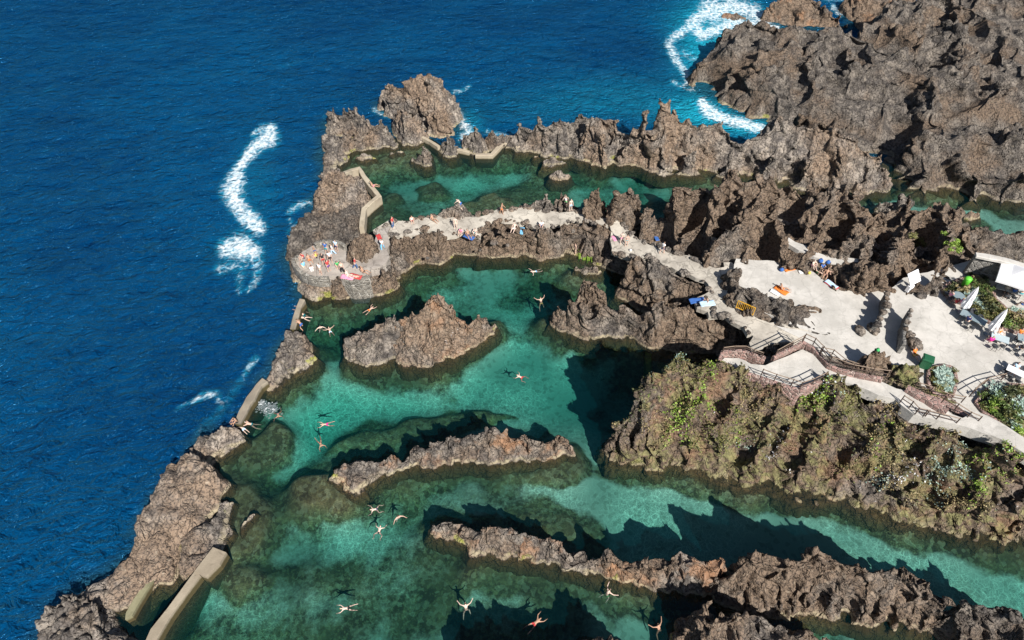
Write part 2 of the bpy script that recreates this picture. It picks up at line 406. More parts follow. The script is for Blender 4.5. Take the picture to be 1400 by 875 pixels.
mass('headland_rock', 'broken grey outcrop above the angled wall of the upper pool', 'rock', R_GREY, [
  ([(690,195,1),(693,182,2),(702,172,3.2),(710,163,4.2),(722,161,4.8),(729,158,5),(731,149,6.2),(738,147,6.5),(744,151,6),(753,153,5.8),(766,156,5.4),(776,162,4.8),(784,170,4),(788,185,3),(795,196,2.4),(795,204,1),(785,212,0),(770,213,0),(757,213,0),(748,207,.4),(745,196,.8),(725,197,.6),(714,199,.5),(700,202,.1),(693,202,0)],
   [(745,172,4),(765,178,3.5),(725,178,3),(770,200,2.2)]),
  ([(778,178,1.5),(786,160,2.5),(797,156,3.2),(812,154,3.4),(812,170,3),(800,182,2)],)], voxel=.19, jag=1.2, lum=1.1, spire=.8, seed=11)
mass('pool_rock', 'weed edged ledge rock in the upper pool close to the broken outcrop', 'rock', R_TAN, [
  ([(738,228,0),(740,217,.8),(748,212,1.2),(757,210,1.5),(768,213,1.3),(776,221,.3),(768,226,0),(758,228,.1),(750,231,0)],)], voxel=.14, jag=.6, lum=.4, seed=12)
mass('pool_rock', 'round weed ringed boulder in the middle of the upper pool', 'rock', R_TAN, [
  ([(749,242,0),(750,234,.9),(760,228,1.5),(768,230,1.2),(776,235,.8),(781,240,0),(774,247,0),(757,248,0)],)], voxel=.14, jag=.6, lum=.4, seed=13)
mass('pool_rock', 'tiny stone off the wall of the upper pool left of the ledge rock', 'rock', R_TAN, [
  ([(728,213,0),(731,208,.7),(737,210,.5),(736,216,0),(730,216,0)],)], voxel=.11, jag=.3, lum=.2, warp=.2, seed=14)
mass('sea_ridge', 'long rugged ridge of bulging lava between the upper pool and the open sea', 'rock ridge', R_TAN, [
  ([(798,212,.4),(801,182,4),(804,161,5),(817,153,5.6),(832,160,5.4),(847,153,6.4),(868,160,6.4),(879,147,8),(890,134,9.5),(905,131,9.8),(916,132,9.5),(923,150,7),(940,166,5.6),(953,170,5.6),(970,166,6),(986,168,6),(1007,187,5),(1039,184,5),(1050,168,6.5),(1061,153,8),(1086,160,7.4),(1114,175,6.6),(1146,173,7),(1175,188,6.4),(1207,211,5),(1214,230,3),(1214,247,1.2),(1200,256,.6),(1175,257,.6),(1150,258,.7),(1125,258,.3),(1100,256,0),(1072,251,0),(1043,247,0),(1000,238,0),(954,233,0),(911,234,0),(890,226,0),(871,214,0),(862,219,0),(849,220,0),(840,212,0),(826,212,0),(828,221,0),(813,227,0),(800,223,0)],
   [(900,165,7.5),(905,195,5),(860,190,4),(825,185,4),(950,200,4.5),(1000,210,4.2),(1060,205,5),(1110,215,4.6),(1160,215,4.6),(1190,235,3)])], voxel=.21, jag=1.1, lum=1.35, spire=.7, seed=15)
mass('far_headland', 'broad dark lava headland filling the upper right corner beyond the pools', 'headland', R_FAR, [
  ([(946,104,1.5),(952,88,3),(963,76,3),(971,66,3.5),(985,50,4.5),(996,39,5.4),(1007,30,6),(1025,34,6),(1043,36,6),(1070,40,6.5),(1100,43,6.8),(1140,44,7),(1178,43,7),(1200,20,7),(1220,8,7),(1260,-10,7),(1330,-30,8),(1480,-40,8),(1500,292,0),(1400,287,0),(1364,280,0),(1329,270,0),(1295,268,0),(1257,266,0),(1240,260,0),(1225,254,0),(1228,230,1.2),(1232,214,2.2),(1234,196,3),(1228,186,3.2),(1200,184,2.6),(1168,180,2.8),(1130,170,3),(1090,160,3),(1064,152,2.2),(1043,170,.2),(1020,166,0),(993,157,0),(971,143,0),(957,121,0)],
   [(1000,60,5.6),(1050,70,6),(1100,80,6),(1180,80,6.4),(1250,60,7),(1350,40,7.5),(1050,110,4.2),(1120,120,4.6),(1200,130,4.2),(1250,110,5.6),(1330,110,6),(1420,100,6.5),(1250,180,5),(1320,190,5.4),(1400,190,5.8),(1280,225,4),(1350,235,4),(1400,240,4)])], voxel=.23, jag=1.1, lum=2.4, med=1.3, spire=.6, seed=16, sc=.5, th=1.35, grooves=[([(1058, 128, 4.5), (1085, 140, 4.5), (1105, 142, 4.5), (1160, 155, 4.5), (1215, 172, 4.5)], 1.22, 1.56), ([(1143, 70, 6), (1147, 84, 6), (1145, 102, 6)], 1.22, 1.56), ([(1160, 112, 5.5), (1200, 115, 5.5), (1240, 122, 5.5), (1262, 127, 5.5)], 1.08, 1.44), ([(1247, 128, 5), (1236, 160, 5), (1232, 192, 5)], 1.35, 2.40), ([(1100, 58, 6), (1088, 84, 6), (1100, 110, 6)], 0.94, 1.08), ([(1180, 45, 6.5), (1230, 68, 6.5), (1270, 80, 6.5), (1302, 62, 6.5)], 1.35, 1.68), ([(1290, 8, 7), (1275, 40, 7), (1292, 76, 7)], 1.49, 1.80), ([(1300, 150, 5.5), (1360, 156, 5.5), (1410, 150, 5.5)], 1.35, 1.56), ([(1255, 208, 5.5), (1330, 200, 5.5), (1410, 212, 5.5)], 1.49, 1.56), ([(1355, 60, 6.5), (1350, 110, 6.5), (1308, 128, 6.5)], 1.35, 1.56), ([(1020, 60, 5), (1010, 100, 5), (1030, 140, 5)], 0.94, 1.08), ([(1170, 60, 6), (1175, 90, 6)], 0.81, 0.96), ([(1320, 20, 7), (1340, 60, 7)], 1.22, 1.32), ([(1290, 225, 4), (1300, 262, 4)], 1.08, 1.20), ([(1350, 230, 4), (1360, 270, 4)], 1.08, 1.20)])
mass('algae_rock', 'olive weed covered rock with a pink foot awash in surf at the top edge', 'rock', R_ALGAE, [
  ([(1043,22,.8),(1050,8,2.5),(1058,-2,3.6),(1100,-8,4),(1130,6,3.6),(1150,18,2.5),(1163,27,1.4),(1162,37,0),(1135,38,0),(1107,38,0),(1071,36,0),(1046,29,0)], [(1100,14,2.6)])], voxel=.22, jag=.8, lum=1., seed=17)
mass('algae_rock', 'olive weed covered slab beyond the surf gap at the top edge', 'rock', R_ALGAE, [
  ([(1150,2,1.5),(1160,-8,2.5),(1200,-14,3),(1250,-6,3.5),(1256,10,3.2),(1240,22,2),(1215,30,1.6),(1190,40,.8),(1172,38,.2),(1166,24,.8)],)], voxel=.22, jag=.8, lum=1., seed=18)
mass('algae_rock', 'small dark rock swamped by white surf near the top edge', 'rock', R_ALGAE, [
  ([(984,22,.2),(990,14,.7),(1010,15,.7),(1021,21,.5),(1018,28,0),(995,29,0)],)], voxel=.2, jag=.4, lum=.4, seed=19)
mass('seaward_block', 'big smooth tan block walled off at the seaward end of the upper pool', 'rock', R_TAN, [
  ([(431,246,3),(434,233,4),(440,226,4.6),(452,222,4.8),(465,227,4.8),(478,233,4.4),(490,237,4.2),(493,252,3.5),(489,266,2.4),(478,275,1.4),(465,283,.9),(445,288,1),(430,285,1.2),(429,270,2)], [(460,245,4.4),(445,262,3)])], voxel=.17, jag=.5, lum=.45, seed=20)
mass('seaward_ledge', 'low broken brown ledge dropping to the sea behind the curved terrace', 'rock', R_DARK, [
  ([(393,330,2),(395,318,2.4),(405,304,2.8),(416,291,2.6),(430,283,2),(450,287,1.8),(475,278,1.5),(490,272,1.4),(495,285,1.4),(490,300,1.4),(486,318,1.6),(470,326,2),(450,330,2),(430,333,2),(412,345,2.2),(402,360,1.8),(396,350,1.2)], [(440,305,2.4),(465,300,1.6),(415,320,2.4)])], voxel=.16, jag=1.1, lum=1., seed=21)
mass('terrace_rock', 'pale rock face holding up the curved sunbathing terrace above the pool corner', 'rock', R_TAN, [
  ([(400,362,2.),(405,352,2.8),(418,340,3.2),(432,335,3.2),(450,338,2.9),(475,345,2.9),(505,350,2.9),(520,352,2.9),(512,365,2.7),(503,378,2.),(497,392,.6),(485,397,0),(472,397,0),(460,404,0),(445,411,0),(425,411,0),(412,405,0),(405,390,0),(400,376,.8)], [(430,365,2.6),(460,362,2.6),(490,365,2.6),(420,385,1.6)])], voxel=.15, jag=.5, lum=.4, slope=7, seed=22)
mass('terrace_rock', 'brown wedge of rock set in the terrace front beside the rubble wall', 'rock', R_BROWN, [
  ([(447,391,1.2),(449,378,3.3),(455,371,3.9),(463,373,3.6),(469,384,2.2),(471,395,.3),(460,402,0),(449,403,0)],)], voxel=.14, jag=.5, lum=.3, seed=23)
mass('terrace_rock', 'rounded brown rock at the right foot of the curved terrace by the water', 'rock', R_BROWN, [
  ([(503,396,0),(504,384,2),(507,368,3.5),(512,362,4),(520,361,4),(533,367,3),(540,374,1.6),(539,382,.6),(532,388,0),(519,397,0)], [(520,372,3.2)])], voxel=.14, jag=.5, lum=.3, seed=24)
mass('terrace_rock', 'large brown rock standing between the curved terrace and the footpath bend', 'rock', R_BROWN, [
  ([(469,360,3),(466,350,4),(469,338,4.6),(480,321,5.6),(488,315,6),(495,314,6),(502,311,6.2),(508,315,5.8),(513,325,5),(517,336,4),(515,345,3.2),(500,352,3.),(490,360,3.)], [(492,330,5.4)])], voxel=.16, jag=.7, lum=.7, seed=25)
mass('path_rock', 'brown rock by the pool to the right of the footpath bend', 'rock', R_BROWN, [
  ([(531,334,3.2),(534,320,4.6),(538,313,5.2),(551,311,5.4),(560,314,4.8),(567,320,4),(571,332,2.6),(569,343,.8),(560,353,0),(552,366,0),(541,375,0),(537,366,1.6),(533,350,3)], [(550,330,4)])], voxel=.15, jag=.8, lum=.6, seed=26)
mass('path_rock', 'broad brown rock below the footpath, second from the path bend', 'rock', R_BROWN, [
  ([(567,318,4),(569,310,4.6),(577,305,5.2),(588,309,4.9),(598,310,5),(606,314,4),(610,322,2.6),(611,332,.8),(605,341,0),(594,346,0),(582,344,0),(571,346,0),(569,332,2)], [(588,322,4)])], voxel=.15, jag=.9, lum=.6, seed=27)
mass('path_rock', 'low ledge with a seating shelf below the footpath at the water edge', 'rock', R_BROWN, [
  ([(609,320,2.2),(618,313,2.6),(633,314,2.4),(655,318,2.4),(662,324,2.2),(660,336,.8),(654,342,0),(633,340,0),(620,334,0),(611,331,0)], [(640,325,1.9)])], voxel=.15, jag=.5, lum=.35, seed=28)
mass('path_rock', 'grey rock at the north edge of the footpath beside the climber', 'rock', R_GREY, [
  ([(596,292,2.8),(597,285,3.6),(606,280,4),(616,281,4),(619,274,4.8),(628,268,5.4),(636,271,5),(641,280,4),(638,290,3),(634,297,2.6),(615,299,2.6),(602,297,2.6)],)], voxel=.15, jag=.7, lum=.5, seed=29)
mass('path_rock', 'low dark crag between the two seated bathers at the path edge', 'rock', R_DARK, [
  ([(563,296,2.6),(567,290,3.4),(576,291,3.2),(585,296,2.8),(580,301,2.5),(566,302,2.5)],)], voxel=.15, jag=.7, lum=.4, seed=30)
mass('path_rock', 'small knob of rock on the north rim of the footpath left of the dark crag', 'rock', R_GREY, [
  ([(540,298,2.6),(545,293,3.3),(550,297,2.8),(547,302,2.5),(541,302,2.5)],)], voxel=.14, jag=.5, lum=.3, warp=.2, seed=31)
mass('pool_ridge', 'long brown ridge with vertical ribs between the footpath and the main pool', 'rock ridge', R_BROWN, [
  ([(655,328,2.2),(657,310,4),(664,301,5),(672,297,5.4),(686,295,5.4),(706,296,5.4),(722,298,5),(730,306,4.4),(738,311,4.2),(753,306,4.5),(768,303,4.6),(773,310,3.4),(770,322,2),(765,332,.6),(750,335,0),(738,337,0),(723,341,0),(710,337,.1),(695,340,0),(684,338,0),(676,345,0),(664,344,0),(657,340,.3)], [(690,315,4),(720,318,3.6),(750,320,3)]),
  ([(771,304,4.2),(776,297,4.8),(784,293,5),(798,295,5),(813,300,5),(828,302,4.8),(836,312,4),(838,328,3),(833,338,2.2),(821,342,1.8),(803,342,.8),(787,341,.4),(778,335,.2),(776,318,2)], [(805,315,4)])], voxel=.16, jag=1., lum=1., spire=.7, seed=32)
mass('rubble_bank', 'sloping rubble bank carrying the footpath between the two pools', 'rock', R_DARK, [
  ([(512,322,2),(533,306,2.),(561,303,2.),(594,296,2.1),(622,300,2.1),(650,297,2.1),(676,288,2.1),(706,286,2.2),(735,286,2.3),(766,290,2.5),(798,289,2.7),(821,300,3),(845,302,3.1),(860,316,3.1),(880,330,3.3),(900,336,3.6),(925,347,4),(955,365,4.2),(985,366,4.6),(1000,372,4.8),(1000,392,4.8),(975,402,4),(960,400,3.8),(941,378,3.6),(915,366,3.3),(888,356,2.9),(858,352,2.3),(828,350,1.6),(828,320,2.2),(790,316,2.2),(730,318,2.1),(690,308,2.1),(650,330,1.9),(612,326,2),(590,320,2),(566,322,2),(537,336,2.1),(532,360,2.),(515,350,2.1)],)], voxel=.2, jag=.3, lum=.2, med=.3, warp=.2, seed=33)
mass('path_rock', 'pointed grey crag on the north rim of the footpath left of two standing bathers', 'rock', R_GREY, [
  ([(722,287,2.6),(723,274,3.5),(733,268,4.2),(742,256,5.8),(749,254,6),(756,261,5.2),(759,274,4),(755,287,2.6),(738,289,2.4)],)], voxel=.15, jag=.7, lum=.6, seed=34)
mass('path_rock', 'dark broken rock where two bathers stand above the footpath', 'rock', R_DARK, [
  ([(757,286,2.6),(764,268,3.6),(772,262,4),(784,272,3.6),(794,280,3.2),(797,288,2.6),(776,290,2.5)],)], voxel=.15, jag=.8, lum=.5, seed=35)
mass('rock_spire', 'slender twin ribbed lava spire beside the footpath, left of the tallest spire', 'rock', R_BROWN, [
  ([(799,287,3),(804,268,6),(810,250,8),(817,246,8.4),(822,251,8),(827,268,6),(831,280,4.4),(831,298,3),(813,293,2.8)], [(813,270,5.6)])], voxel=.16, jag=1.1, lum=1., seed=36)
mass('rock_spire', 'tallest lava spire with a cleft top standing over the footpath', 'rock', R_BROWN, [
  ([(831,286,3.4),(835,272,5.4),(841,259,7.6),(847,247,9),(856,243,9.2),(862,250,8.4),(866,249,8.4),(869,266,6.6),(877,277,4.8),(877,292,3),(866,305,2.8),(857,308,2.8),(843,300,3)], [(855,275,6.2)])], voxel=.16, jag=1.1, lum=1., seed=37)
mass('lava_ridge', 'great jagged brown lava ridge between the channel and the concrete plaza', 'rock ridge', R_BROWN, [
  ([(880,305,3.6),(886,286,5.6),(893,272,7.2),(910,264,8),(925,259,8.6),(937,264,8),(948,264,8),(953,276,6.5),(962,262,7.6),(968,250,9),(976,240,10),(988,240,9.6),(1000,236,10),(1018,241,9.2),(1034,238,10),(1043,249,8.6),(1050,247,8.6),(1057,239,9.6),(1060,256,8),(1067,270,6.6),(1078,268,7),(1086,261,7.6),(1107,257,8),(1126,249,8.6),(1140,255,8.2),(1158,256,8),(1172,264,7),(1181,277,6),(1186,293,4.6),(1198,305,4.4),(1208,312,4.8),(1213,298,5.8),(1222,288,6.4),(1235,281,7),(1248,279,7.2),(1260,288,6.4),(1271,294,6),(1280,288,6.6),(1289,283,7),(1300,290,6.4),(1314,297,6),(1326,306,6),(1331,322,6),(1332,340,6),(1335,355,5.8),(1315,368,5.7),(1297,374,5.7),(1280,380,5.7),(1262,388,5.7),(1240,386,5.7),(1222,386,5.7),(1219,392,5.7),(1212,400,5.6),(1186,403,5.6),(1166,402,5.6),(1150,394,5.6),(1132,393,5.4),(1118,382,5.4),(1111,376,5.4),(1087,368,5.3),(1059,368,5.3),(1048,361,5.3),(1014,361,5.2),(1004,358,5.2),(990,362,4.8),(977,366,4.6),(957,363,4.3),(945,354,4.1),(923,347,3.8),(896,334,3.4),(880,322,3.2)],
   [(930,290,7),(925,320,5.5),(960,300,7.4),(965,335,5.8),(1000,275,9),(1000,320,7.2),(1040,290,8.2),(1035,335,6.8),(1080,300,7.4),(1080,328,7),(1100,338,7),(1080,350,6.8),(1150,356,7),(1175,358,7),(1120,290,8),(1130,330,7),(1130,365,6.4),(1165,300,7),(1180,345,7),(1180,380,7),(1215,345,7.2),(1240,320,7),(1250,350,7),(1290,320,7),(1300,350,6.6),(1215,375,6.6)])], voxel=.16, jag=1.4, lum=1.5, med=1.5, spire=1.5, warp=.7, seed=38, grooves=[([(945, 296, 5.5), (948, 320, 5.5), (950, 350, 5.5)], 0.9, 3.2), ([(1002, 270, 8), (994, 300, 8)], 0.9, 3.0), ([(1046, 325, 6.2), (1050, 362, 6.2)], 0.8, 2.6), ([(900, 292, 5), (912, 335, 5)], 1.0, 3.0), ([(1085, 275, 7.5), (1078, 300, 7.5)], 0.8, 2.4), ([(1150, 290, 7.5), (1140, 330, 7.5)], 0.8, 2.4), ([(1205, 322, 6.5), (1200, 360, 6.5)], 0.9, 2.4), ([(1270, 310, 6.8), (1265, 350, 6.8)], 1.0, 2.8), ([(1235, 370, 6), (1262, 376, 6)], 0.8, 2.2)])
mass('channel_rock', 'grey crag dividing the shallow channel from the deep blue gap', 'rock', R_GREY, [
  ([(1193,283,0),(1203,275,1.5),(1220,266,2.8),(1232,262,3.2),(1246,268,2.6),(1246,278,2.6),(1230,284,2.4),(1222,290,2),(1208,288,.3)],)], voxel=.18, jag=.9, lum=.7, seed=39)
mass('channel_rock', 'round weed coated boulder in the shallow right hand channel', 'rock', rock_mat('rock_weed', .9, 1.2, 0., .0, .2, .9, 1.), [
  ([(1312,296,0),(1318,288,.9),(1330,285,1.1),(1340,289,.8),(1342,297,0),(1328,302,0)],)], voxel=.15, jag=.3, lum=.2, seed=40)
mass('channel_rock', 'low rough bank along the near side of the shallow channel at the right edge', 'rock', R_DARK, [
  ([(1329,312,2.5),(1345,307,3.2),(1370,308,3.2),(1400,312,3.2),(1470,318,3),(1480,345,2),(1400,352,1.2),(1370,345,1.6),(1333,336,2.4)],)], voxel=.2, jag=.8, lum=.5, seed=41)
mass('middle_rock', 'big ribbed brown rock right of the two swimmers with a shaded cleft behind', 'rock', R_BROWN, [
  ([(749,434,0),(753,424,1),(766,416,3),(772,410,4),(778,403,5),(785,392,6.4),(790,383,7),(797,377,7.4),(803,374,7.6),(812,376,7.6),(820,377,7.4),(828,388,6.6),(834,391,6.4),(842,397,6),(851,408,5.2),(848,420,3.4),(843,430,2),(838,440,1),(834,449,.2),(819,452,0),(805,456,0),(796,449,0),(782,446,0),(770,445,0)], [(800,410,5),(820,415,4.6),(785,425,3)])], voxel=.16, jag=1., lum=1., seed=42)
mass('middle_rock', 'long brown rock shelf with two humps whose shaded cliff overhangs the dark water', 'rock', R_BROWN, [
  ([(838,446,.5),(844,432,2.4),(849,416,4.4),(856,411,5),(864,410,5),(871,418,4.6),(876,428,3.8),(883,423,4.2),(891,424,4.2),(893,412,5.2),(897,406,5.8),(908,402,6.2),(926,406,6),(945,407,5.2),(950,415,4.4),(958,424,4),(966,428,4),(973,430,4),(979,418,5),(987,418,5),(994,420,5),(995,431,4),(1007,441,4),(1022,449,4),(1036,456,4),(1035,464,3.6),(1023,469,3),(1008,468,2.4),(993,460,2.6),(975,456,2.6),(950,460,2.2),(929,463,1.8),(906,461,1.4),(877,459,.8),(856,457,.2)],
   [(870,440,2.6),(905,432,3.6),(940,438,3.6),(980,440,3.6),(1010,455,3.6)])], voxel=.16, jag=.9, lum=.9, slope=9, seed=43)
mass('middle_rock', 'brown humped rock along the south edge of the pale footpath', 'rock', R_BROWN, [
  ([(858,372,3),(859,358,4.4),(864,350,5),(873,344,5.4),(885,352,5.2),(897,355,5.2),(910,356,5.2),(920,364,5),(932,371,5),(942,376,4.8),(955,380,4.8),(966,384,4.6),(972,393,4.2),(971,402,3.8),(948,406,3.4),(930,407,3),(905,404,2.4),(885,402,2),(872,394,2),(862,385,2)], [(885,375,4.2),(925,388,3.8)])], voxel=.16, jag=1., lum=.9, seed=44)
mass('middle_rock', 'low smooth grey boulder beside the mossy steps', 'rock', R_GREY, [
  ([(788,363,.8),(792,357,1.6),(800,354,2.2),(810,352,2.4),(818,356,2),(822,364,.8),(818,372,0),(806,375,0),(794,372,0)],)], voxel=.14, jag=.5, lum=.3, seed=45)
mass('islet', 'grey left block of the split rock islet in the main pool', 'rock', R_GREY, [
  ([(467,488,0),(469,474,1.2),(474,464,2),(481,456,2.8),(490,450,3.3),(501,443,3.8),(511,439,4.2),(518,434,4.4),(526,429,5),(536,428,5.2),(538,437,4.4),(537,455,2.8),(533,475,1.4),(531,491,0),(520,499,0),(508,502,0),(495,501,0),(483,500,0),(471,496,0)], [(505,465,2.8),(520,455,3.4)])], voxel=.15, jag=.8, lum=.9, seed=46)
mass('islet', 'large orange brown main block of the split rock islet in the main pool', 'rock', R_ISLE, [
  ([(539,486,0),(539,465,2.2),(540,448,3.4),(543,438,4.2),(553,431,4.8),(565,425,5.4),(572,415,6.2),(580,407,6.8),(588,400,7.4),(597,394,7.8),(606,398,7.6),(620,405,7),(626,413,6.2),(633,419,5.6),(650,421,4.6),(656,418,4.6),(664,418,4.2),(668,427,3),(678,433,1.6),(679,441,.6),(677,449,0),(665,456,0),(650,463,0),(635,471,0),(620,479,0),(610,491,0),(597,500,0),(577,503,0),(565,500,0),(554,500,0),(541,496,0)], [(590,440,5),(615,440,4.2),(575,470,2.6),(645,440,2.6),(600,470,2)])], voxel=.15, jag=1., lum=.7, med=1.1, seed=47)
mass('rock_bar', 'long low grey rock bar across the middle of the main pool', 'rock', R_RIDGE, [
  ([(447,655,0),(451,645,.7),(458,636,1),(467,630,1.5),(474,628,1.7),(485,629,1.7),(496,625,1.9),(507,627,1.8),(515,628,1.7),(525,624,2),(534,619,2.3),(540,623,2.1),(545,624,2.1),(556,615,2.5),(566,609,2.9),(574,611,2.8),(582,606,3.1),(590,602,3.3),(597,598,3.5),(610,596,3.5),(619,593,3.5),(632,595,3.4),(638,589,3.8),(650,587,4),(663,583,4.2),(676,579,4.5),(692,583,4.2),(710,585,4),(720,590,3.6),(729,589,3.6),(745,594,3.2),(757,589,3.4),(770,590,3),(782,598,2.3),(787,610,1.2),(787,622,0),(770,622,0),(751,623,0),(732,625,0),(713,629,0),(698,634,0),(682,636,0),(660,634,0),(644,630,0),(625,630,0),(606,629,0),(586,633,0),(569,639,0),(553,639,0),(540,641,0),(530,653,0),(521,652,0),(512,660,.2),(503,668,0),(504,677,0),(484,680,0),(473,676,0),(463,667,0)], [(640,610,2),(700,605,2.2),(750,607,1.8),(490,650,1)])], voxel=.14, jag=.8, lum=.55, warp=.4, seed=48)
mass('rock_bar', 'narrow brown rock bar running to the right across the lower pool', 'rock', R_RIDGE, [
  ([(589,730,0),(589,718,1.2),(592,713,1.8),(604,713,1.9),(617,715,1.9),(632,722,2),(645,727,2.1),(656,723,2.8),(667,718,3.3),(682,720,3.2),(698,721,3.3),(706,731,3),(720,729,3.3),(736,730,3.4),(747,733,3.2),(755,731,3.4),(768,741,3.2),(780,749,3.1),(794,749,3.1),(808,754,3.2),(820,756,3.2),(833,753,3.8),(843,761,3.3),(852,768,3.1),(866,768,3.1),(877,762,3.8),(884,771,3),(893,764,3.4),(906,777,2.6),(910,765,3.6),(918,758,4.4),(935,757,4.4),(953,759,4.4),(972,763,4.4),(985,766,4.4),(995,763,4.6),(996,777,3),(985,790,1.6),(969,801,.6),(945,802,.6),(921,799,.8),(900,803,.3),(881,804,0),(861,799,0),(843,793,0),(826,789,0),(811,781,0),(802,771,0),(780,769,0),(761,770,0),(740,770,0),(720,770,0),(695,767,0),(670,762,0),(655,763,0),(639,766,0),(636,757,.4),(632,748,0),(620,746,0),(607,740,0)],)], voxel=.13, jag=1., lum=.7, warp=.4, spire=.5, seed=49)
mass('near_ridge', 'high craggy rock ridge at the bottom right between two pools', 'rock ridge', R_BROWN, [
  ([(984,802,1),(984,790,2.2),(995,786,2.6),(1006,784,3.2),(1012,772,4.6),(1017,760,5.6),(1024,753,6.2),(1032,750,6.6),(1038,762,5.8),(1046,760,6),(1054,757,6.2),(1066,762,6),(1079,763,6),(1087,768,5.6),(1095,765,6),(1104,758,6.8),(1114,748,7.6),(1122,752,7.2),(1130,760,6.6),(1142,766,6.2),(1155,767,6.2),(1166,774,5.8),(1177,770,6.4),(1188,780,5.8),(1199,785,5.6),(1212,782,6),(1227,777,6.6),(1249,776,6.6),(1262,784,6),(1274,796,5.4),(1290,806,5),(1302,819,4.3),(1306,840,3.4),(1308,870,1.4),(1290,872,0),(1274,867,0),(1255,862,0),(1236,858,0),(1208,850,0),(1180,842,0),(1155,840,0),(1133,836,0),(1110,833,.4),(1090,832,.6),(1070,831,.4),(1050,828,.6),(1032,827,.8),(1018,822,.9),(1007,817,.9),(995,814,.8)],
   [(1050,795,3.4),(1100,798,3.6),(1150,805,3.4),(1200,815,3.2),(1250,820,3.2),(1280,840,2.6)])], voxel=.135, jag=1.3, lum=.9, med=1.1, spire=1.1, warp=.5, seed=50)
mass('near_ridge', 'dark crags in the bottom right corner beyond the end of the high ridge', 'rock', R_DARK, [
  ([(1310,862,2),(1310,838,3.6),(1321,825,4.6),(1334,834,4),(1343,838,3.8),(1356,846,3.2),(1364,838,4),(1374,832,4.8),(1384,829,5.4),(1400,832,5.4),(1450,845,5.4),(1450,960,2),(1310,940,.5)], [(1345,880,2)])], voxel=.15, jag=1.3, lum=.9, spire=.8, seed=51)
mass('near_crag', 'cluster of ragged brown crags cut off by the bottom edge', 'rock', R_BROWN, [
  ([(931,868,1.8),(938,858,2.8),(948,846,3.8),(958,837,4.6),(976,831,5.2),(983,840,4.8),(988,848,4.4),(1000,843,4.8),(1013,844,4.8),(1030,842,4.8),(1046,837,5),(1054,840,4.8),(1058,852,4),(1062,863,3.4),(1070,858,3.8),(1078,861,3.6),(1090,862,3.4),(1100,859,3.6),(1108,860,3.6),(1112,876,2.6),(1122,880,2.4),(1136,870,3.2),(1148,885,2),(1140,960,.5),(930,960,.5),(925,890,1)], [(1000,880,3)])], voxel=.14, jag=1.4, lum=1., spire=1., seed=52)
mass('near_crag', 'rock tips just showing at the bottom edge left of the ragged crags', 'rock', R_BROWN, [
  ([(800,884,2.6),(811,870,4),(822,866,4.6),(834,869,4.4),(846,878,3.4),(870,900,3),(880,960,.5),(700,990,.5),(640,990,.5),(600,960,.5),(640,925,4),(700,910,5),(760,905,5)],)], voxel=.17, jag=1.2, lum=1., seed=53)
mass('sea_wall_rock', 'bare rounded rock between the two sea walls on the left of the main pool', 'rock', R_GREY, [
  ([(361,517,1),(368,503,1.5),(376,489,1.9),(379,476,2.1),(382,464,2.2),(391,452,2.4),(401,450,2.4),(411,452,2.2),(416,462,2),(421,473,1.6),(429,480,.9),(434,485,.6),(435,495,0),(425,504,0),(413,510,0),(403,515,0),(393,520,0),(384,528,0),(376,535,0),(367,537,0),(361,532,.3)], [(395,480,1.8)])], voxel=.14, jag=.6, lum=.5, warp=.4, seed=54)
mass('sea_slab', 'smooth tan rock where bathers climb out at the foot of the sea wall', 'rock', R_TAN, [
  ([(258,612,1.2),(264,600,1.6),(273,591,1.8),(286,585,2),(300,580,2.1),(314,579,2),(323,583,1.7),(333,596,.8),(330,605,.2),(325,612,0),(312,619,0),(298,629,0),(291,640,.2),(270,632,1),(257,622,1.3)],)], voxel=.14, jag=.4, lum=.3, warp=.3, seed=55)
mass('sea_slab', 'broad bare slab of tilted rock along the seaward edge at lower left', 'rock', R_TAN, [
  ([(234,632,1.8),(243,622,2.3),(256,619,2.4),(270,624,2.5),(281,632,2.7),(292,640,2.4),(302,650,1.8),(303,662,1.2),(299,675,.6),(297,690,.4),(289,705,.2),(281,714,.6),(267,722,.9),(248,732,1.),(241,745,1.),(240,765,1.),(238,782,1.),(230,792,.9),(212,790,1.),(195,800,1.2),(182,812,1.2),(170,818,1.2),(150,822,1.2),(137,826,1.2),(120,818,1.5),(105,812,1.5),(95,815,1.4),(110,800,1.2),(130,795,1.2),(148,784,1.3),(162,768,1.5),(175,752,1.8),(180,735,2),(184,716,2.2),(190,700,2.3),(197,684,2.3),(206,668,2.2),(217,652,2.2)], [(250,660,2.2),(240,700,1.8),(210,740,1.6),(200,780,1.2)])], voxel=.14, jag=.45, lum=.35, med=.5, warp=.4, seed=56, sc=.6)
mass('sea_slab', 'cracked darker slab beside the head of the concrete pier', 'rock', R_GREY, [
  ([(243,733,1.2),(256,724,1.3),(269,716,1.5),(281,711,1.4),(292,708,1.3),(297,695,1.1),(301,686,.9),(309,682,.8),(317,684,.6),(315,700,.3),(313,716,.1),(318,728,.1),(314,740,0),(307,751,.3),(298,752,.8),(288,756,1.1),(278,767,1.1),(262,778,1.1),(248,786,1.),(241,772,1.1),(242,752,1.2)],)], voxel=.13, jag=.4, lum=.3, med=.5, warp=.3, seed=57)
mass('sea_slab', 'jagged pale rock at the bottom left corner below the dark pit', 'rock', R_GREY, [
  ([(36,900,1.5),(43,876,1.8),(49,851,2),(58,836,2),(66,826,2),(80,812,2.2),(95,806,2.2),(108,818,2.2),(120,820,2.3),(130,832,2.2),(134,845,2),(134,862,1.8),(148,862,1.6),(160,866,1.5),(172,873,1.3),(185,884,1.3),(190,960,1),(30,960,1)], [(90,850,2.2)])], voxel=.14, jag=1., lum=.8, med=1.2, warp=.5, seed=58)
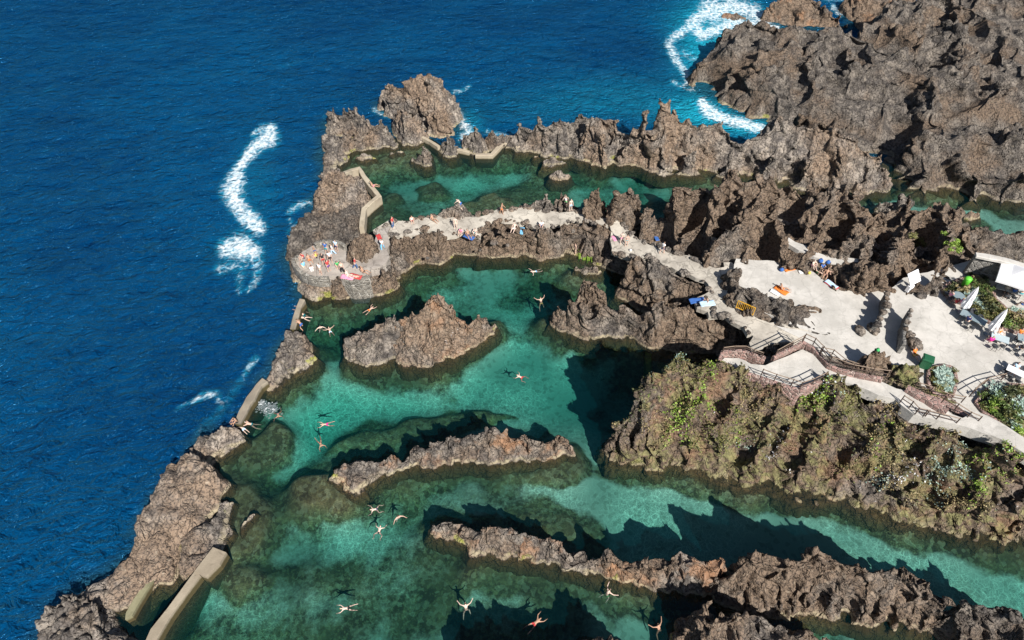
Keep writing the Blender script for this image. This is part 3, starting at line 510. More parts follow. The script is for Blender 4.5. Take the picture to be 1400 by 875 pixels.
mass('sea_slab', 'weed edged stone just breaking the water right of the pier head', 'rock', rock_mat('rock_salt', .5, 1.5, 0, 0, 0, 1., 1.), [
  ([(326,722,.1),(332,710,.35),(342,700,.45),(350,699,.3),(346,707,.1),(338,718,0),(330,728,0)],)], voxel=.11, jag=.3, lum=.15, warp=.25, seed=59)
mass('hill', 'steep weedy headland with low green scrub below the fenced walkway', 'hill', R_HILL, [
  ([(841,624,0),(843,606,1.6),(845,592,3),(850,575,5),(855,560,6.6),(864,545,8),(874,530,9),(886,518,9.6),(903,506,10),(912,496,10.4),(924,487,10.6),(940,490,10),(961,492,9.6),(978,494,8.8),(990,500,7.6),(1010,507,7),(1035,514,7),(1058,521,7),(1080,530,7),(1096,533,7),(1112,526,7),(1125,520,7.4),(1130,509,8.4),(1138,508,8.6),(1145,516,7.8),(1170,524,7.2),(1185,526,7.6),(1203,538,7.4),(1222,541,7.6),(1236,550,7),(1250,562,7),(1270,572,7),(1292,576,7.2),(1310,578,7.4),(1330,583,7.8),(1342,587,7.4),(1356,600,7),(1372,594,8.4),(1376,602,8),(1400,620,7.4),(1470,650,7.4),(1480,770,0),(1400,745,0),(1375,730,0),(1350,740,0),(1320,737,0),(1276,728,0),(1255,722,0),(1234,719,0),(1210,709,0),(1185,703,0),(1160,690,0),(1135,686,0),(1110,690,0),(1085,688,0),(1068,677,0),(1052,670,0),(1035,674,0),(1019,672,0),(996,661,0),(973,653,0),(958,650,0),(944,649,0),(930,641,0),(915,637,0),(895,629,0),(874,628,0),(858,625,0)],
   [(885,560,7),(900,600,3.4),(950,560,6),(950,610,3),(1000,560,5.6),(1000,610,3),(1050,570,5.2),(1050,620,3),(1100,580,4.6),(1100,640,2.4),(1150,570,5.2),(1160,620,3.6),(1200,590,5),(1200,650,2.6),(1250,610,4.6),(1250,670,2.4),(1300,620,5),(1300,680,2.4),(1350,640,4.8),(1350,690,2.4),(1400,680,4),(1400,715,2),(1450,700,3)])], voxel=.145, jag=1.6, lum=1.1, med=1.9, spire=1.0, warp=.7, seed=60, sc=1.15, grooves=[([(1005, 635, 4), (1015, 615, 4), (1032, 600, 2.48)], 1.0, 1.74), ([(1128, 655, 4.5), (1160, 595, 4.5), (1182, 572, 2.79)], 0.9, 1.49), ([(1085, 552, 5.5), (1068, 590, 3.41)], 0.6, 0.99), ([(1160, 610, 3.5), (1168, 640, 2.17)], 0.9, 1.24), ([(1245, 590, 5), (1235, 640, 3.10)], 0.8, 1.24), ([(1210, 560, 6.5), (1225, 590, 4.03)], 0.7, 1.24), ([(1335, 600, 6), (1320, 660, 3.72)], 0.8, 1.36), ([(930, 530, 8), (915, 560, 4.96)], 0.5, 0.81), ([(985, 545, 6.5), (970, 575, 4.03)], 0.5, 0.87), ([(1290, 620, 4), (1280, 680, 2.48)], 0.8, 1.12)])
# plaza outcrops
mass('plaza_outcrop', 'long tapering dark outcrop in the middle of the concrete plaza', 'rock', R_DARK, [
  ([(998,408,5.8),(999,396,6.5),(1007,391,7.0),(1014,388,7.1),(1029,391,7.1),(1042,392,7.0),(1055,399,6.8),(1070,405,6.8),(1086,408,6.5),(1102,415,6.3),(1121,418,6.1),(1123,424,6.0),(1109,428,6.0),(1107,435,6.0),(1122,443,6.1),(1137,450,6.1),(1125,452,6.0),(1098,446,5.8),(1075,441,5.8),(1052,440,5.5),(1030,431,5.5),(1010,418,5.5)], [(1030,410,7.1),(1070,422,6.8)])], voxel=.15, jag=.8, lum=.4, warp=.3, slope=3, seed=61)
mass('plaza_outcrop', 'tall brown rock beside the railing with a shadow on the plaza', 'rock', R_BROWN, [
  ([(1186,505,6.1),(1188,490,7.3),(1192,478,8.2),(1199,470,8.6),(1205,468,8.8),(1212,474,8.2),(1222,480,7.3),(1226,492,6.3),(1222,503,6.0),(1205,507,6.0)],)], voxel=.15, jag=.8, lum=.4, warp=.3, slope=4, seed=62)
mass('plaza_outcrop', 'row of small knobbly rocks behind the white notice board', 'rock', R_DARK, [
  ([(1245,396,6.1),(1250,386,7.0),(1262,382,7.1),(1276,384,7.0),(1282,392,6.5),(1275,402,6.1),(1262,400,6.0)],),
  ([(1278,386,6.5),(1282,374,7.5),(1292,372,7.5),(1295,384,6.8),(1290,389,6.3)],)], voxel=.14, jag=.8, lum=.5, warp=.3, slope=4, seed=63)
mass('plaza_outcrop', 'low scrubby rock bank with pale stones beside the dark green bin', 'rock', rock_mat('rock_scrub', .6, 1.2, .9, .8, 0, 0, 1.), [
  ([(1208,515,6.3),(1218,500,6.8),(1228,493,7.1),(1240,497,7.1),(1255,500,7.1),(1262,508,7.0),(1268,520,6.8),(1262,532,6.5),(1250,534,6.5),(1236,526,6.5),(1220,524,6.5)],)], voxel=.14, jag=.8, lum=.4, warp=.3, slope=3, seed=64)
mass('plaza_outcrop', 'small dark rock at the foot of the stone wall under the fence corner', 'rock', R_DARK, [
  ([(1046,484,5.5),(1050,470,6.1),(1060,465,6.3),(1074,466,6.3),(1086,470,6.1),(1070,478,5.8),(1056,487,5.5)],)], voxel=.14, jag=.7, lum=.3, warp=.3, slope=3, seed=65)
mass('cliff', 'shaded rock cliff under the plaza and the walkway above the dark pool', 'cliff', R_DARK, [
  ([(1000,390,4.6),(1010,362,4.8),(1060,366,4.8),(1110,376,4.9),(1150,396,5),(1220,390,5),(1300,372,5),(1340,356,5),(1480,390,5),(1480,640,5.4),(1400,612,6),(1310,575,6),(1230,535,6),(1130,512,6),(1080,520,6),(1000,498,6),(984,490,5),(1000,474,3.5),(1020,468,3.6),(1035,462,3.6),(1000,436,3.6),(975,405,3.8)],)], voxel=.22, jag=.3, lum=.15, med=.3, warp=.15, slope=9, seed=66)
mass('plaza_outcrop', 'narrow dark rock barrier between the footpath and the left end of the plaza', 'rock', R_DARK, [
  ([(994,398,5.6),(996,378,6.6),(999,362,6.8),(1005,356,6.6),(1010,364,6.4),(1008,380,6.6),(1007,396,6.6),(1002,406,5.8)],)], voxel=.15, jag=.8, lum=.5, warp=.4, slope=4, seed=67)
# ------------------------------------------------------------------ slabs (paths, plaza, terrace)
def inpoly(X, Y, poly):
    ins = np.zeros(X.shape, bool); n = len(poly)
    for i in range(n):
        ax, ay = poly[i][:2]; bx, by = poly[(i+1) % n][:2]
        if ay != by: ins ^= ((ay > Y) != (by > Y)) & (X < ax+(Y-ay)*(bx-ax)/(by-ay))
    return ins
def pathz(u):
    return np.interp(u, [500, 560, 640, 700, 760, 800, 850, 900, 950, 1000, 1040, 1100, 1200], [2.6, 2.5, 2.6, 2.75, 2.95, 3.1, 3.35, 3.85, 4.4, 5.0, 5.35, 5.48, 5.48])
def slab(name, outline, mat, step=.7, skirt=1.2, kind='structure', label=None, cat=None, rough=.35, bev=0.):
    if name == 'footpath':
        outline = [(u, v, float(pathz(u))) for u, v, _ in outline]
    L = Lump(outline)
    if name == 'footpath':
        L.zf = lambda X, Y: pathz(PX(X, Y, X*0+3.6)[0])
    elif name != 'cliff_path': L.zf = (lambda h0: (lambda X, Y: X*0+h0))(np.mean([h for _, _, h in outline]))
    o = densify([tuple(a) for a in L.o], step)
    rnd = fbm(o[:, 0]*1.3, o[:, 1]*1.3, o[:, 0]*0, 3, 77)
    o2 = o.copy(); o2[:, 0] += rnd*rough; o2[:, 1] += fbm(o[:, 0]*1.3, o[:, 1]*1.3, o[:, 0]*0+5, 3, 78)*rough
    X, Y = np.meshgrid(np.arange(L.x0, L.x1, step), np.arange(L.y0, L.y1, step))
    d, hz = L.ev(X, Y); k = (d > step*.6)
    pts = [Vector((a, b)) for a, b in o2[:, :2]] + [Vector((a, b)) for a, b in zip(X[k], Y[k])]
    n = len(o2)
    vs, es, fs, *_ = delaunay_2d_cdt(pts, [], [list(range(n))], 1, 1e-5)
    vx = np.array([v.x for v in vs]); vy = np.array([v.y for v in vs])
    _, z = L.ev(vx, vy)
    z = z+.04*fbm(vx*.4, vy*.4, vx*0, 2, 80)
    V = [(a, b, c) for a, b, c in zip(vx, vy, z)]; F = [tuple(f) for f in fs]
    cnt = {}
    for f in F:
        for i in range(3):
            e = (f[i], f[(i+1) % 3]); cnt[e] = 1
    bd = [e for e in cnt if (e[1], e[0]) not in cnt]
    m = {}
    for a, b in bd:
        for q in (a, b):
            if q not in m: m[q] = len(V); V.append((V[q][0], V[q][1], V[q][2]-skirt))
        F.append((b, a, m[a], m[b]))
    me = bpy.data.meshes.new(name); me.from_pydata(V, [], F); me.materials.append(mat); me.update()
    ob = link(name, me)
    if kind: ob['kind'] = kind
    tag(ob, label, cat); ob['_L'] = 0; del ob['_L']
    return L
C_PALE = concrete_mat('concrete_pale', (.41, .395, .365), (.55, .53, .495), .4, crack=.18)
C_SAND = concrete_mat('concrete_sand', (.35, .32, .275), (.55, .51, .44), .9, crack=.5)
C_PIER = concrete_mat('concrete_pier', (.25, .21, .155), (.35, .30, .225), .8, .99)
C_SEAW = concrete_mat('concrete_seawall', (.19, .165, .13), (.30, .26, .20), .8, .95)
C_PINK = concrete_mat('concrete_weathered', (.27, .24, .215), (.42, .385, .345), .8, crack=.5)
C_DARK = concrete_mat('concrete_dark', (.13, .12, .11), (.22, .20, .17), .6)
C_WALL = concrete_mat('concrete_wall', (.33, .28, .21), (.43, .38, .29), .5)
M_RUBBLE = masonry_mat('rubble_masonry', (.19, .175, .15), (.42, .40, .36), 2.6)
M_PINK = masonry_mat('pink_masonry', (.27, .17, .15), (.40, .32, .28), 2.6)
M_GREYST = masonry_mat('grey_masonry', (.16, .155, .145), (.26, .25, .23), 2.4)
terrace = slab('terrace', [(402,360,2.9),(405,352,2.9),(412,344,2.9),(425,337,2.9),(434,331,2.9),(445,329,2.9),(458,330,2.9),(470,335,2.9),(474,345,2.9),(495,350,2.9),(515,342,2.9),(513,330,2.7),(516,317,2.6),(534,311,2.5),(530,322,2.6),(534,334,2.7),(529,343,2.75),(532,351,2.8),(527,360,2.85),(521,364,2.9),(508,367,2.9),(505,378,2.9),(489,380,2.9),(470,380,2.9),(462,376,2.9),(448,378,2.9),(435,378,2.9),(424,377,2.9),(413,372,2.9),(404,363,2.9)], C_PINK, rough=.15)
path1 = slab('footpath', [(512,316,2.6),(520,309,2.6),(534,303,2.5),(548,301,2.5),(562,302,2.5),(578,299,2.5),(594,295,2.5),(608,298,2.6),(622,298,2.6),(636,297,2.6),(652,295,2.6),(666,291,2.7),(680,287,2.7),(706,285,2.8),(727,284,2.9),(750,288,2.9),(766,289,3),(782,287,3.1),(798,287,3.2),(812,293,3.3),(821,298,3.4),(843,300,3.5),(851,308,3.5),(862,320,3.5),(878,330,3.7),(897,336,4),(911,340,4.2),(923,347,4.4),(945,353,4.7),(957,363,4.8),(977,366,5),(1004,359,5.4),(1010,395,5.4),(998,394,5.2),(1008,412,5.2),(1030,431,5.3),(1052,440,5.4),(1075,440,5.5),(1098,445,5.5),(1137,450,5.5),(1200,470,5.5),(1190,500,5.5),(1150,484,5.5),(1120,470,5.4),(1096,466,5.3),(1075,468,5.2),(1050,470,5),(1040,478,4.7),(1026,478,4.5),(1020,468,4.5),(1036,457,4.5),(1007,443,4.5),(994,431,4.4),(973,430,4.4),(955,420,4.3),(948,408,4.2),(965,403,4.2),(971,396,4.2),(960,384,4),(941,373,3.9),(923,370,3.7),(900,359,3.5),(886,352,3.4),(870,350,3.1),(858,350,2.9),(846,348,2.6),(836,344,2.5),(834,330,2.8),(834,310,3.1),(820,306,3.2),(800,300,3),(775,302,2.9),(768,306,2.9),(736,314,2.8),(722,306,2.8),(700,302,2.7),(680,302,2.7),(664,308,2.6),(656,325,2.6),(640,316,2.6),(612,322,2.6),(604,318,2.6),(580,312,2.6),(567,320,2.6),(538,322,2.6),(520,330,2.7)], C_SAND, rough=.6, skirt=.5)
plaza = slab('plaza', [(1000,384,5.5),(1003,362,5.5),(1008,354,5.5),(1050,356,5.5),(1090,362,5.5),(1112,372,5.5),(1135,390,5.5),(1165,398,5.5),(1215,396,5.5),(1235,380,5.5),(1290,366,5.5),(1312,360,5.5),(1340,352,5.5),(1400,360,5.5),(1480,375,5.5),(1480,625,5.5),(1420,612,5.5),(1350,575,5.5),(1300,566,5.5),(1250,540,5.5),(1190,508,5.5),(1130,490,5.5),(1112,474,5.5),(1096,463,5.5),(1060,445,5.5),(1120,456,5.5),(1090,448,5.5),(1070,440,5.5),(1040,425,5.5),(1010,405,5.5)], C_PALE, step=.9, rough=.2)
walk = slab('walkway', [(986,494,6.7),(990,488,6.7),(1000,488,6.7),(1011,488,6.7),(1020,492,6.7),(1028,497,6.7),(1047,498,6.7),(1061,492,6.7),(1075,487,6.7),(1088,481,6.7),(1098,477,6.7),(1113,483,6.7),(1127,499,6.7),(1136,503,6.7),(1163,512,6.7),(1190,518,6.7),(1207,521,6.7),(1227,530,6.7),(1245,534,6.7),(1258,543,6.6),(1284,554,6.5),(1300,567,6.4),(1314,574,6.3),(1330,567,6),(1348,574,6),(1373,587,6.1),(1400,604,6.2),(1470,640,6.3),(1470,665,6.3),(1400,624,6.2),(1366,604,6.2),(1340,593,6.3),(1311,582,6.4),(1275,573,6.6),(1250,565,6.7),(1234,553,6.7),(1226,545,6.7),(1203,539,6.7),(1185,531,6.7),(1160,522,6.7),(1140,518,6.7),(1124,522,6.7),(1095,531,6.7),(1081,528,6.7),(1058,520,6.7),(1035,512,6.7),(1011,504,6.7),(994,499,6.7)], C_PALE, rough=.1)
ledge_path = slab('cliff_path', [(1072,330,7.),(1077,325,7.),(1100,336,7.),(1130,349,7.),(1150,353,7.),(1182,355,7.),(1182,359,7.),(1148,358,7.),(1124,355,7.),(1094,342,7.)], C_PALE, rough=.3, skirt=.5)
ALL_L = [l for m in MASSES for l in m['lumps']]
# keep the rock clear of the paving
SL = [terrace, path1, plaza, walk, ledge_path]
BASE_OK = {}
def flatten_for(name):
    def fn(v):
        x, y, z = v[:, 0].astype(float), v[:, 1].astype(float), v[:, 2].copy()
        for L in (SL if name != 'lava' else [ledge_path, path1]):
            mk = (x > L.x0) & (x < L.x1) & (y > L.y0) & (y < L.y1)
            if not mk.any(): continue
            d, hz = L.ev(x[mk], y[mk])
            lim = np.where(d > .2, hz-.12-.25*sstep(.2, .8, d), 99)
            if name in ('hill', 'lava') or name in BASE_OK:
                z[mk] = np.minimum(z[mk], lim)
        v = v.copy(); v[:, 2] = z; return v
    return fn
for m in MASSES:
    if m['name'] in ('hill', 'rubble_bank', 'cliff', 'terrace_rock') : m['flat'] = flatten_for('hill' if m['name'] != 'terrace_rock' else 'x')
    if m['name'] == 'lava_ridge': m['flat'] = flatten_for('lava')
    if m['label'].startswith('pale rock face'): m['flat'] = flatten_for('hill')
ROCKS = [build_mass(m) for m in MASSES]
# ------------------------------------------------------------------ water area
POOL = [(466,206),(478,196),(500,192),(516,188),(530,190),(545,188),(560,188),(578,184),(597,194),(610,203),(636,203),(650,205),(668,204),(674,204),(690,194),(740,188),(790,195),(850,190),(950,205),(1000,212),(1100,230),(1190,240),(1212,215),(1222,186),(1238,190),(1250,220),(1300,235),(1530,250),(1530,1000),(100,1000),(120,900),(110,850),(150,810),(200,780),(220,700),(250,650),(270,615),(300,595),(322,581),(327,573),(352,529),(362,523),(380,490),(392,466),(402,447),(409,420),(414,400),(416,385),(425,350),(440,330),(450,300),(450,250),(455,225)]
poolw = np.array([P(u, v, 0) for u, v in POOL])
def nearest_on_poly(X, Y, poly):
    bd = np.full(X.shape, 1e9); bx_ = X.copy(); by_ = Y.copy(); n = len(poly)
    for i in range(n):
        ax, ay = poly[i]; bx, by = poly[(i+1) % n]
        ex, ey = bx-ax, by-ay; t = (((X-ax)*ex+(Y-ay)*ey)/(ex*ex+ey*ey)).clip(0, 1)
        px, py = ax+t*ex, ay+t*ey; d = (X-px)**2+(Y-py)**2; m = d < bd
        bd = np.where(m, d, bd); bx_ = np.where(m, px, bx_); by_ = np.where(m, py, by_)
    return np.sqrt(bd), bx_, by_
def water_grid(xs, ys, inside):
    X, Y = np.meshgrid(xs, ys); ins = inpoly(X, Y, poolw)
    good = ins if inside else ~ins
    ny, nx = X.shape; idx = np.arange(nx*ny).reshape(ny, nx)
    q = np.stack([idx[:-1, :-1], idx[:-1, 1:], idx[1:, 1:], idx[1:, :-1]], -1).reshape(-1, 4)
    g = good.ravel()[q]; k = g.any(1); part = k & ~g.all(1)
    mv = np.unique(q[part][~g[part]])
    x, y = X.ravel().copy(), Y.ravel().copy()
    _, a, b = nearest_on_poly(x[mv], y[mv], poolw); x[mv] = a; y[mv] = b
    q = q[k]; u = np.unique(q); rm = np.zeros(nx*ny, np.int64); rm[u] = np.arange(len(u))
    return x[u], y[u], rm[q]
# sea sheet: dense in view, stretched out to the horizon
def axis(a, b, st, far):
    core = np.arange(a, b+st, st); o = [core[-1]]; s = st
    while o[-1] < far: s *= 1.6; o.append(o[-1]+s)
    p = [core[0]]; s = st
    while p[-1] > -far: s *= 1.6; p.append(p[-1]-s)
    return np.array(p[:0:-1]+list(core)+o[1:])
xs = axis(-95, 110, .45, 6000); ys = axis(-5, 150, .45, 6000)
x, y, q = water_grid(xs, ys, False)
u, v = PX(x, y, 0*x)
vis = (y > 0) & (y < 400)
u = np.where(vis, u, -999); v = np.where(vis, v, -999)
zz = x*0
nn = fbm(x*.45, y*.45, zz, 4, 90)
def blob(cx, cy, rx, ry, rot=0):
    a = math.radians(rot); dx, dy = u-cx, v-cy
    p_ = (dx*math.cos(a)+dy*math.sin(a))/rx; q_ = (-dx*math.sin(a)+dy*math.cos(a))/ry
    return np.exp(-(p_*p_+q_*q_))
foam = np.zeros_like(x)
def seg(pts, w, s=1.):
    global foam
    for (ax, ay, wa), (bx, by, wb) in zip(pts[:-1], pts[1:]):
        ex, ey = bx-ax, by-ay; t = (((u-ax)*ex+(v-ay)*ey)/(ex*ex+ey*ey)).clip(0, 1)
        d = np.hypot(u-ax-t*ex, v-ay-t*ey); ww = wa+(wb-wa)*t
        foam = np.maximum(foam, s*(1.5-d/(ww*w*1.2)).clip(0, 1.2))
seg([(372,175,6),(368,188,13),(356,196,9),(345,206,9),(334,220,7),(326,232,8),(322,248,13),(318,262,15),(322,276,12),(332,290,11),(342,300,12),(354,312,10)], 1., 1.)
seg([(374,172,5),(358,176,6),(346,184,4)], 1., .75)
seg([(310,340,12),(330,338,18),(346,345,12)], 1., 1.05)
seg([(300,368,8),(318,362,8)], 1., .62); seg([(352,355,9),(350,385,6),(338,398,4)], 1., .62); seg([(330,360,10),(326,400,4)], 1., .5)
seg([(395,290,4),(405,282,6),(425,276,5)], 1., .68); seg([(396,300,4),(402,312,3)], 1., .5)
seg([(392,318,3),(415,300,3)], 1., .5)
seg([(350,490,5),(342,500,5),(335,512,4)], 1., .62); seg([(262,550,3),(280,540,6),(296,538,5)], 1., .68); seg([(298,545,4),(304,556,4)], 1., .6)
seg([(240,560,3),(262,548,3)], 1., .45); seg([(330,520,8),(300,565,8),(270,590,6)], 1., .34)
seg([(622,150,6),(630,165,8),(640,178,8),(632,190,6)], 1., .85); seg([(620,126,4),(632,124,3),(642,118,3)], 1., .62)
seg([(512,150,4),(524,156,4),(534,160,3)], 1., .7); seg([(444,158,3),(446,176,3)], 1., .4)
seg([(665,180,4),(690,186,4)], 1., .6)
seg([(1042,176,7),(1020,170,8),(1000,165,8),(985,160,8),(968,152,10),(960,140,7)], 1., 1.05)
seg([(940,112,4),(938,100,6),(922,78,6),(915,60,7),(922,50,7),(940,40,8),(955,28,9),(965,12,12),(975,0,12)], 1., .85)
seg([(980,40,9),(960,48,9),(945,30,8),(980,10,12),(1010,34,12),(1040,34,8)], 1., .95)
seg([(975,20,14),(1000,8,14),(1030,16,12),(1046,30,8)], 1., .95); seg([(990,36,9),(1062,38,5)], 1., 1.)
seg([(1140,10,5),(1150,20,4),(1162,12,4)], 1., .8); seg([(1130,-4,6),(1180,-8,8)], 1., .8)
seg([(920,112,4),(948,124,4),(944,108,3)], 1., .65); seg([(930,72,8),(950,80,6)], 1., .5)
seg([(1320,-10,8),(1400,5,6)], 1., .9)
for _ in range(26):
    cx, cy = random.uniform(10, 800), random.uniform(60, 760)
    foam = np.maximum(foam, .30*blob(cx, cy, random.uniform(10, 40), random.uniform(3, 7), random.uniform(-40, 10)))
turq = 1.05*blob(955, 155, 46, 20)+.9*blob(1020, 172, 40, 14)+.95*blob(965, 70, 38, 42)+.8*blob(985, 25, 60, 26)+.4*blob(640, 172, 18, 18)+.12*blob(350, 250, 30, 60)+.12*blob(325, 345, 40, 25)+.22*blob(860, 130, 120, 30, 0)+.12*blob(760,150,200,25)
turq = turq.clip(0, 1)
zw = .05*fbm(x*.35, y*.5, zz, 3, 95)*np.where(vis, 1, 0)*sstep(0, 1.5, nearest_on_poly(x, y, poolw)[0])
m, t = newmat('sea_water'); p = t.pos()
mp = t.n('ShaderNodeMapping', ins={'Vector': p, 'Rotation': (0, 0, math.radians(-20)), 'Scale': (.5, .8, 1)}).outputs[0]
w1 = t.noise(mp, .16, 2, .5, .3); w2 = t.math('SUBTRACT', 1., t.math('ABSOLUTE', t.math('SUBTRACT', t.math('MULTIPLY', t.noise(mp, .95, 4, .55, .5), 2.), 1.))); w3 = t.noise(p, 2.2, 3, .6)
hh = t.math('ADD', t.math('MULTIPLY', w1, .8), t.math('ADD', t.math('MULTIPLY', w2, .42), t.math('MULTIPLY', w3, .08)))
bp = t.n('ShaderNodeBump', ins={'Height': hh, 'Strength': 1., 'Distance': 2.9})
fa = t.attr('foam'); tq = t.attr('turq'); sh = t.attr('shoal')
base = t.mix(t.ramp(t.noise(p, .035, 3), .35, .65), (.0005, .030, .098), (.0006, .048, .134))
base = t.mix(tq, base, (.01, .28, .40))
base = t.mix(t.math('MULTIPLY', t.ramp(fa, .1, 1.), .55), base, (.02, .30, .44))
base = t.mix(sh, base, (.012, .05, .07))
fn1 = t.noise(p, 1.0, 7, .72, .8); fn2 = t.noise(p, .3, 3, .5)
vo = t.n('ShaderNodeTexVoronoi', feature='DISTANCE_TO_EDGE', ins={'Vector': t.n('ShaderNodeMapping', ins={'Vector': p, 'Scale': (1, .7, 1)}).outputs[0], 'Scale': 1.1}).outputs[0]
lace = t.math('ADD', t.math('MULTIPLY', fn1, 1.), t.math('MULTIPLY', t.ramp(vo, .22, .0), .13))
fm = t.ramp(t.math('ADD', t.math('ADD', t.math('MULTIPLY', fa, .66), t.math('MULTIPLY', t.math('SUBTRACT', fn1, .5), .95)), t.math('SUBTRACT', t.math('MULTIPLY', t.ramp(vo, .24, .0), .20), .42)), .0, .62)
fm = t.math('MULTIPLY', fm, t.ramp(t.noise(p, 1.9, 5, .75), .25, .62))
c = t.mix(fm, base, (.74, .78, .80))
t.l(t.math('SUBTRACT', 1., t.math('MULTIPLY', fm, .97)), bp.inputs['Strength'])
b = t.n('ShaderNodeBsdfDiffuse', ins={'Color': c, 'Normal': bp.outputs[0]})
gl = t.n('ShaderNodeBsdfGlossy', ins={'Color': (.10, .50, 1., 1), 'Roughness': .12, 'Normal': bp.outputs[0]})
fr = t.n('ShaderNodeFresnel', ins={'IOR': 1.33, 'Normal': bp.outputs[0]})
ff = t.math('MULTIPLY', fr.outputs[0], t.math('SUBTRACT', 1., fm))
t.l(t.n('ShaderNodeMixShader', ins={0: ff, 1: b.outputs[0], 2: gl.outputs[0]}).outputs[0], t.out.inputs[0])
# shoal: rock just under the surface round the outer rocks
dr = np.full(x.shape, 99.)
mk = vis & (x > -90) & (x < 100)
for l in ALL_L:
    k = mk & (x > l.x0-4) & (x < l.x1+4) & (y > l.y0-4) & (y < l.y1+4)
    if k.any():
        n_ = len(l.o); dd = nearest_on_poly(x[k], y[k], [tuple(a[:2]) for a in l.o])[0]
        dd = np.where(inpoly(x[k], y[k], l.o), 0, dd); dr[k] = np.minimum(dr[k], dd)
shoal = (sstep(2.2, .2, dr+nn*1.2)*.8) * (1-sstep(.3, .8, turq))
me = mesh_np('sea', np.stack([x, y, zw], -1), q, [m], attrs={'foam': foam, 'turq': turq, 'shoal': shoal})
tag(link('sea', me), kind='structure')
# ------------------------------------------------------------------ pool bed
st = .24
X, Y = np.meshgrid(np.arange(-62, 84, st), np.arange(7, 106, st))
ins = inpoly(X, Y, poolw); ub, vb = PX(X, Y, 0*X)
DEP = [ # px,py,depth,sand
 (520,240,2.2,.30),(560,260,2.4,.55),(600,250,2.5,.5),(650,260,2.6,.55),(700,250,2.5,.4),(720,270,1.6,.15),(680,280,1.,.05),(740,235,1.6,.2),(800,250,2.6,.55),(870,260,3,.5),(930,250,2.2,.35),(960,240,1.,.1),(520,225,.9,.1),(560,210,.7,.05),(620,225,1.8,.3),(850,235,1.6,.2),(500,290,1.,.1),(700,215,1.8,.35),
 (1190,300,1.3,.9),(1210,305,1.6,.8),(1070,255,1.5,.6),(1170,270,.6,.1),(1225,230,6,0),(1215,270,4,0),(1260,280,1.1,.8),(1320,280,1.1,.8),(1400,300,1.,.8),(1500,320,1.,.8),
 (440,430,2.6,.35),(480,410,2.2,.15),(520,420,3,.3),(430,405,1.1,.05),(560,360,1.8,.12),(600,365,2.3,.35),(640,370,2.6,.6),(690,365,2.6,.7),(730,355,2.4,.75),(760,350,2.,.55),(580,345,.9,.03),(700,345,1.1,.1),(700,410,3.2,.3),(740,400,3.2,.25),(720,440,3.2,.4),(690,450,2.8,.6),(660,400,2.4,.5),(840,385,1.6,.3),(780,360,2,.3),
 (450,490,3.4,.15),(450,540,4,.85),(400,560,3.6,.9),(370,560,3,.85),(500,550,4,.9),(560,560,3.8,.9),(620,545,3.2,.8),(680,500,3,.85),(700,540,3,.9),(740,500,3.2,.85),(760,560,3.4,.9),(640,500,2.8,.7),(560,520,2,.2),(500,515,1.6,.1),(620,500,1.8,.3),(800,500,4.5,.3),(850,500,5,.2),(900,470,5,.1),(830,580,5,.4),(950,470,5,.1),
 (560,590,2.4,.22),(500,600,2.6,.22),(620,570,2.4,.3),(430,600,4.2,.7),(380,600,3.6,.4),(350,620,3.4,.55),(400,640,4,.6),(330,600,1.2,.05),(360,585,2.2,.3),(340,680,1.6,.1),(370,700,2.4,.3),(330,660,1.2,.03),(350,740,1.6,.1),(420,670,.7,.02),(430,690,.9,.02),(450,720,2.8,.55),(400,730,2.6,.65),(400,760,2.6,.6),(460,750,2.6,.6),(330,790,2.2,.6),(300,820,2,.55),(360,800,2.,.35),(280,860,2.2,.4),(420,800,2.,.25),(500,800,2.,.25),(520,740,2.6,.45),(560,700,2.6,.35),(600,670,2.4,.35),(520,690,2.,.2),(480,830,2.4,.3),(560,830,2.4,.3),
 (560,650,1.2,.06),(700,650,1.2,.12),(660,670,1.9,.4),(740,660,1.7,.6),(780,680,1.7,.9),(820,650,2,.95),(810,620,2.2,.9),(850,680,1.9,1),(900,690,1.9,1),(860,720,2.2,1),(950,720,2,1),(900,740,2.2,.95),(1000,700,1.9,1),(1060,720,1.8,1),(1150,740,1.8,1),(1240,770,1.8,.95),(1300,780,1.9,.95),(1380,770,2,.9),(1400,800,2.2,.8),(1100,740,2,.95),(900,640,1,.03),(1000,662,1.,.06),(1100,688,1.1,.1),(1200,706,1.1,.1),(930,672,1.8,1),(1010,692,1.8,1),(1110,712,1.8,1),(1200,732,1.8,1),(1290,752,1.8,1),(860,655,1.8,.9),(760,655,1.7,.8),(760,500,3,.9),(660,540,3,.9),(620,700,2,.2),(740,710,1.6,.15),(800,740,1.8,.2),(700,695,2,.4),
 (620,790,2.,.25),(700,790,1.8,.18),(760,800,1.9,.3),(820,830,1.9,.45),(860,840,2,.6),(740,830,2,.25),(660,830,2,.3),(620,750,1.8,.2),(560,770,2.2,.35),(560,860,2.4,.3),(760,870,2.4,.3),(900,850,3,.4),(1100,850,3,.3),(1200,870,1.6,.6),(1240,880,1.6,.7),
 (170,840,4.5,.05),(250,830,4.5,.05),(200,870,4.5,.05)]
W = np.zeros(X.shape); Dd = W.copy(); Ss = W.copy()
wx = X+1.6*fbm(X*.18, Y*.18, X*0, 3, 101); wy = Y+1.6*fbm(X*.18, Y*.18, X*0+4, 3, 102)
for pu, pv, dd, ss in DEP:
    px, py = P(pu, pv, -dd*.0)
    # refraction free: shift to where the bed is seen through the surface
    px, py = P(pu, pv, -dd)
    w_ = 1/((wx-px)**2+(wy-py)**2+.6)**1.7
    W += w_; Dd += w_*dd; Ss += w_*ss
Dd /= W; Ss /= W
dr = np.full(X.shape, 30.)
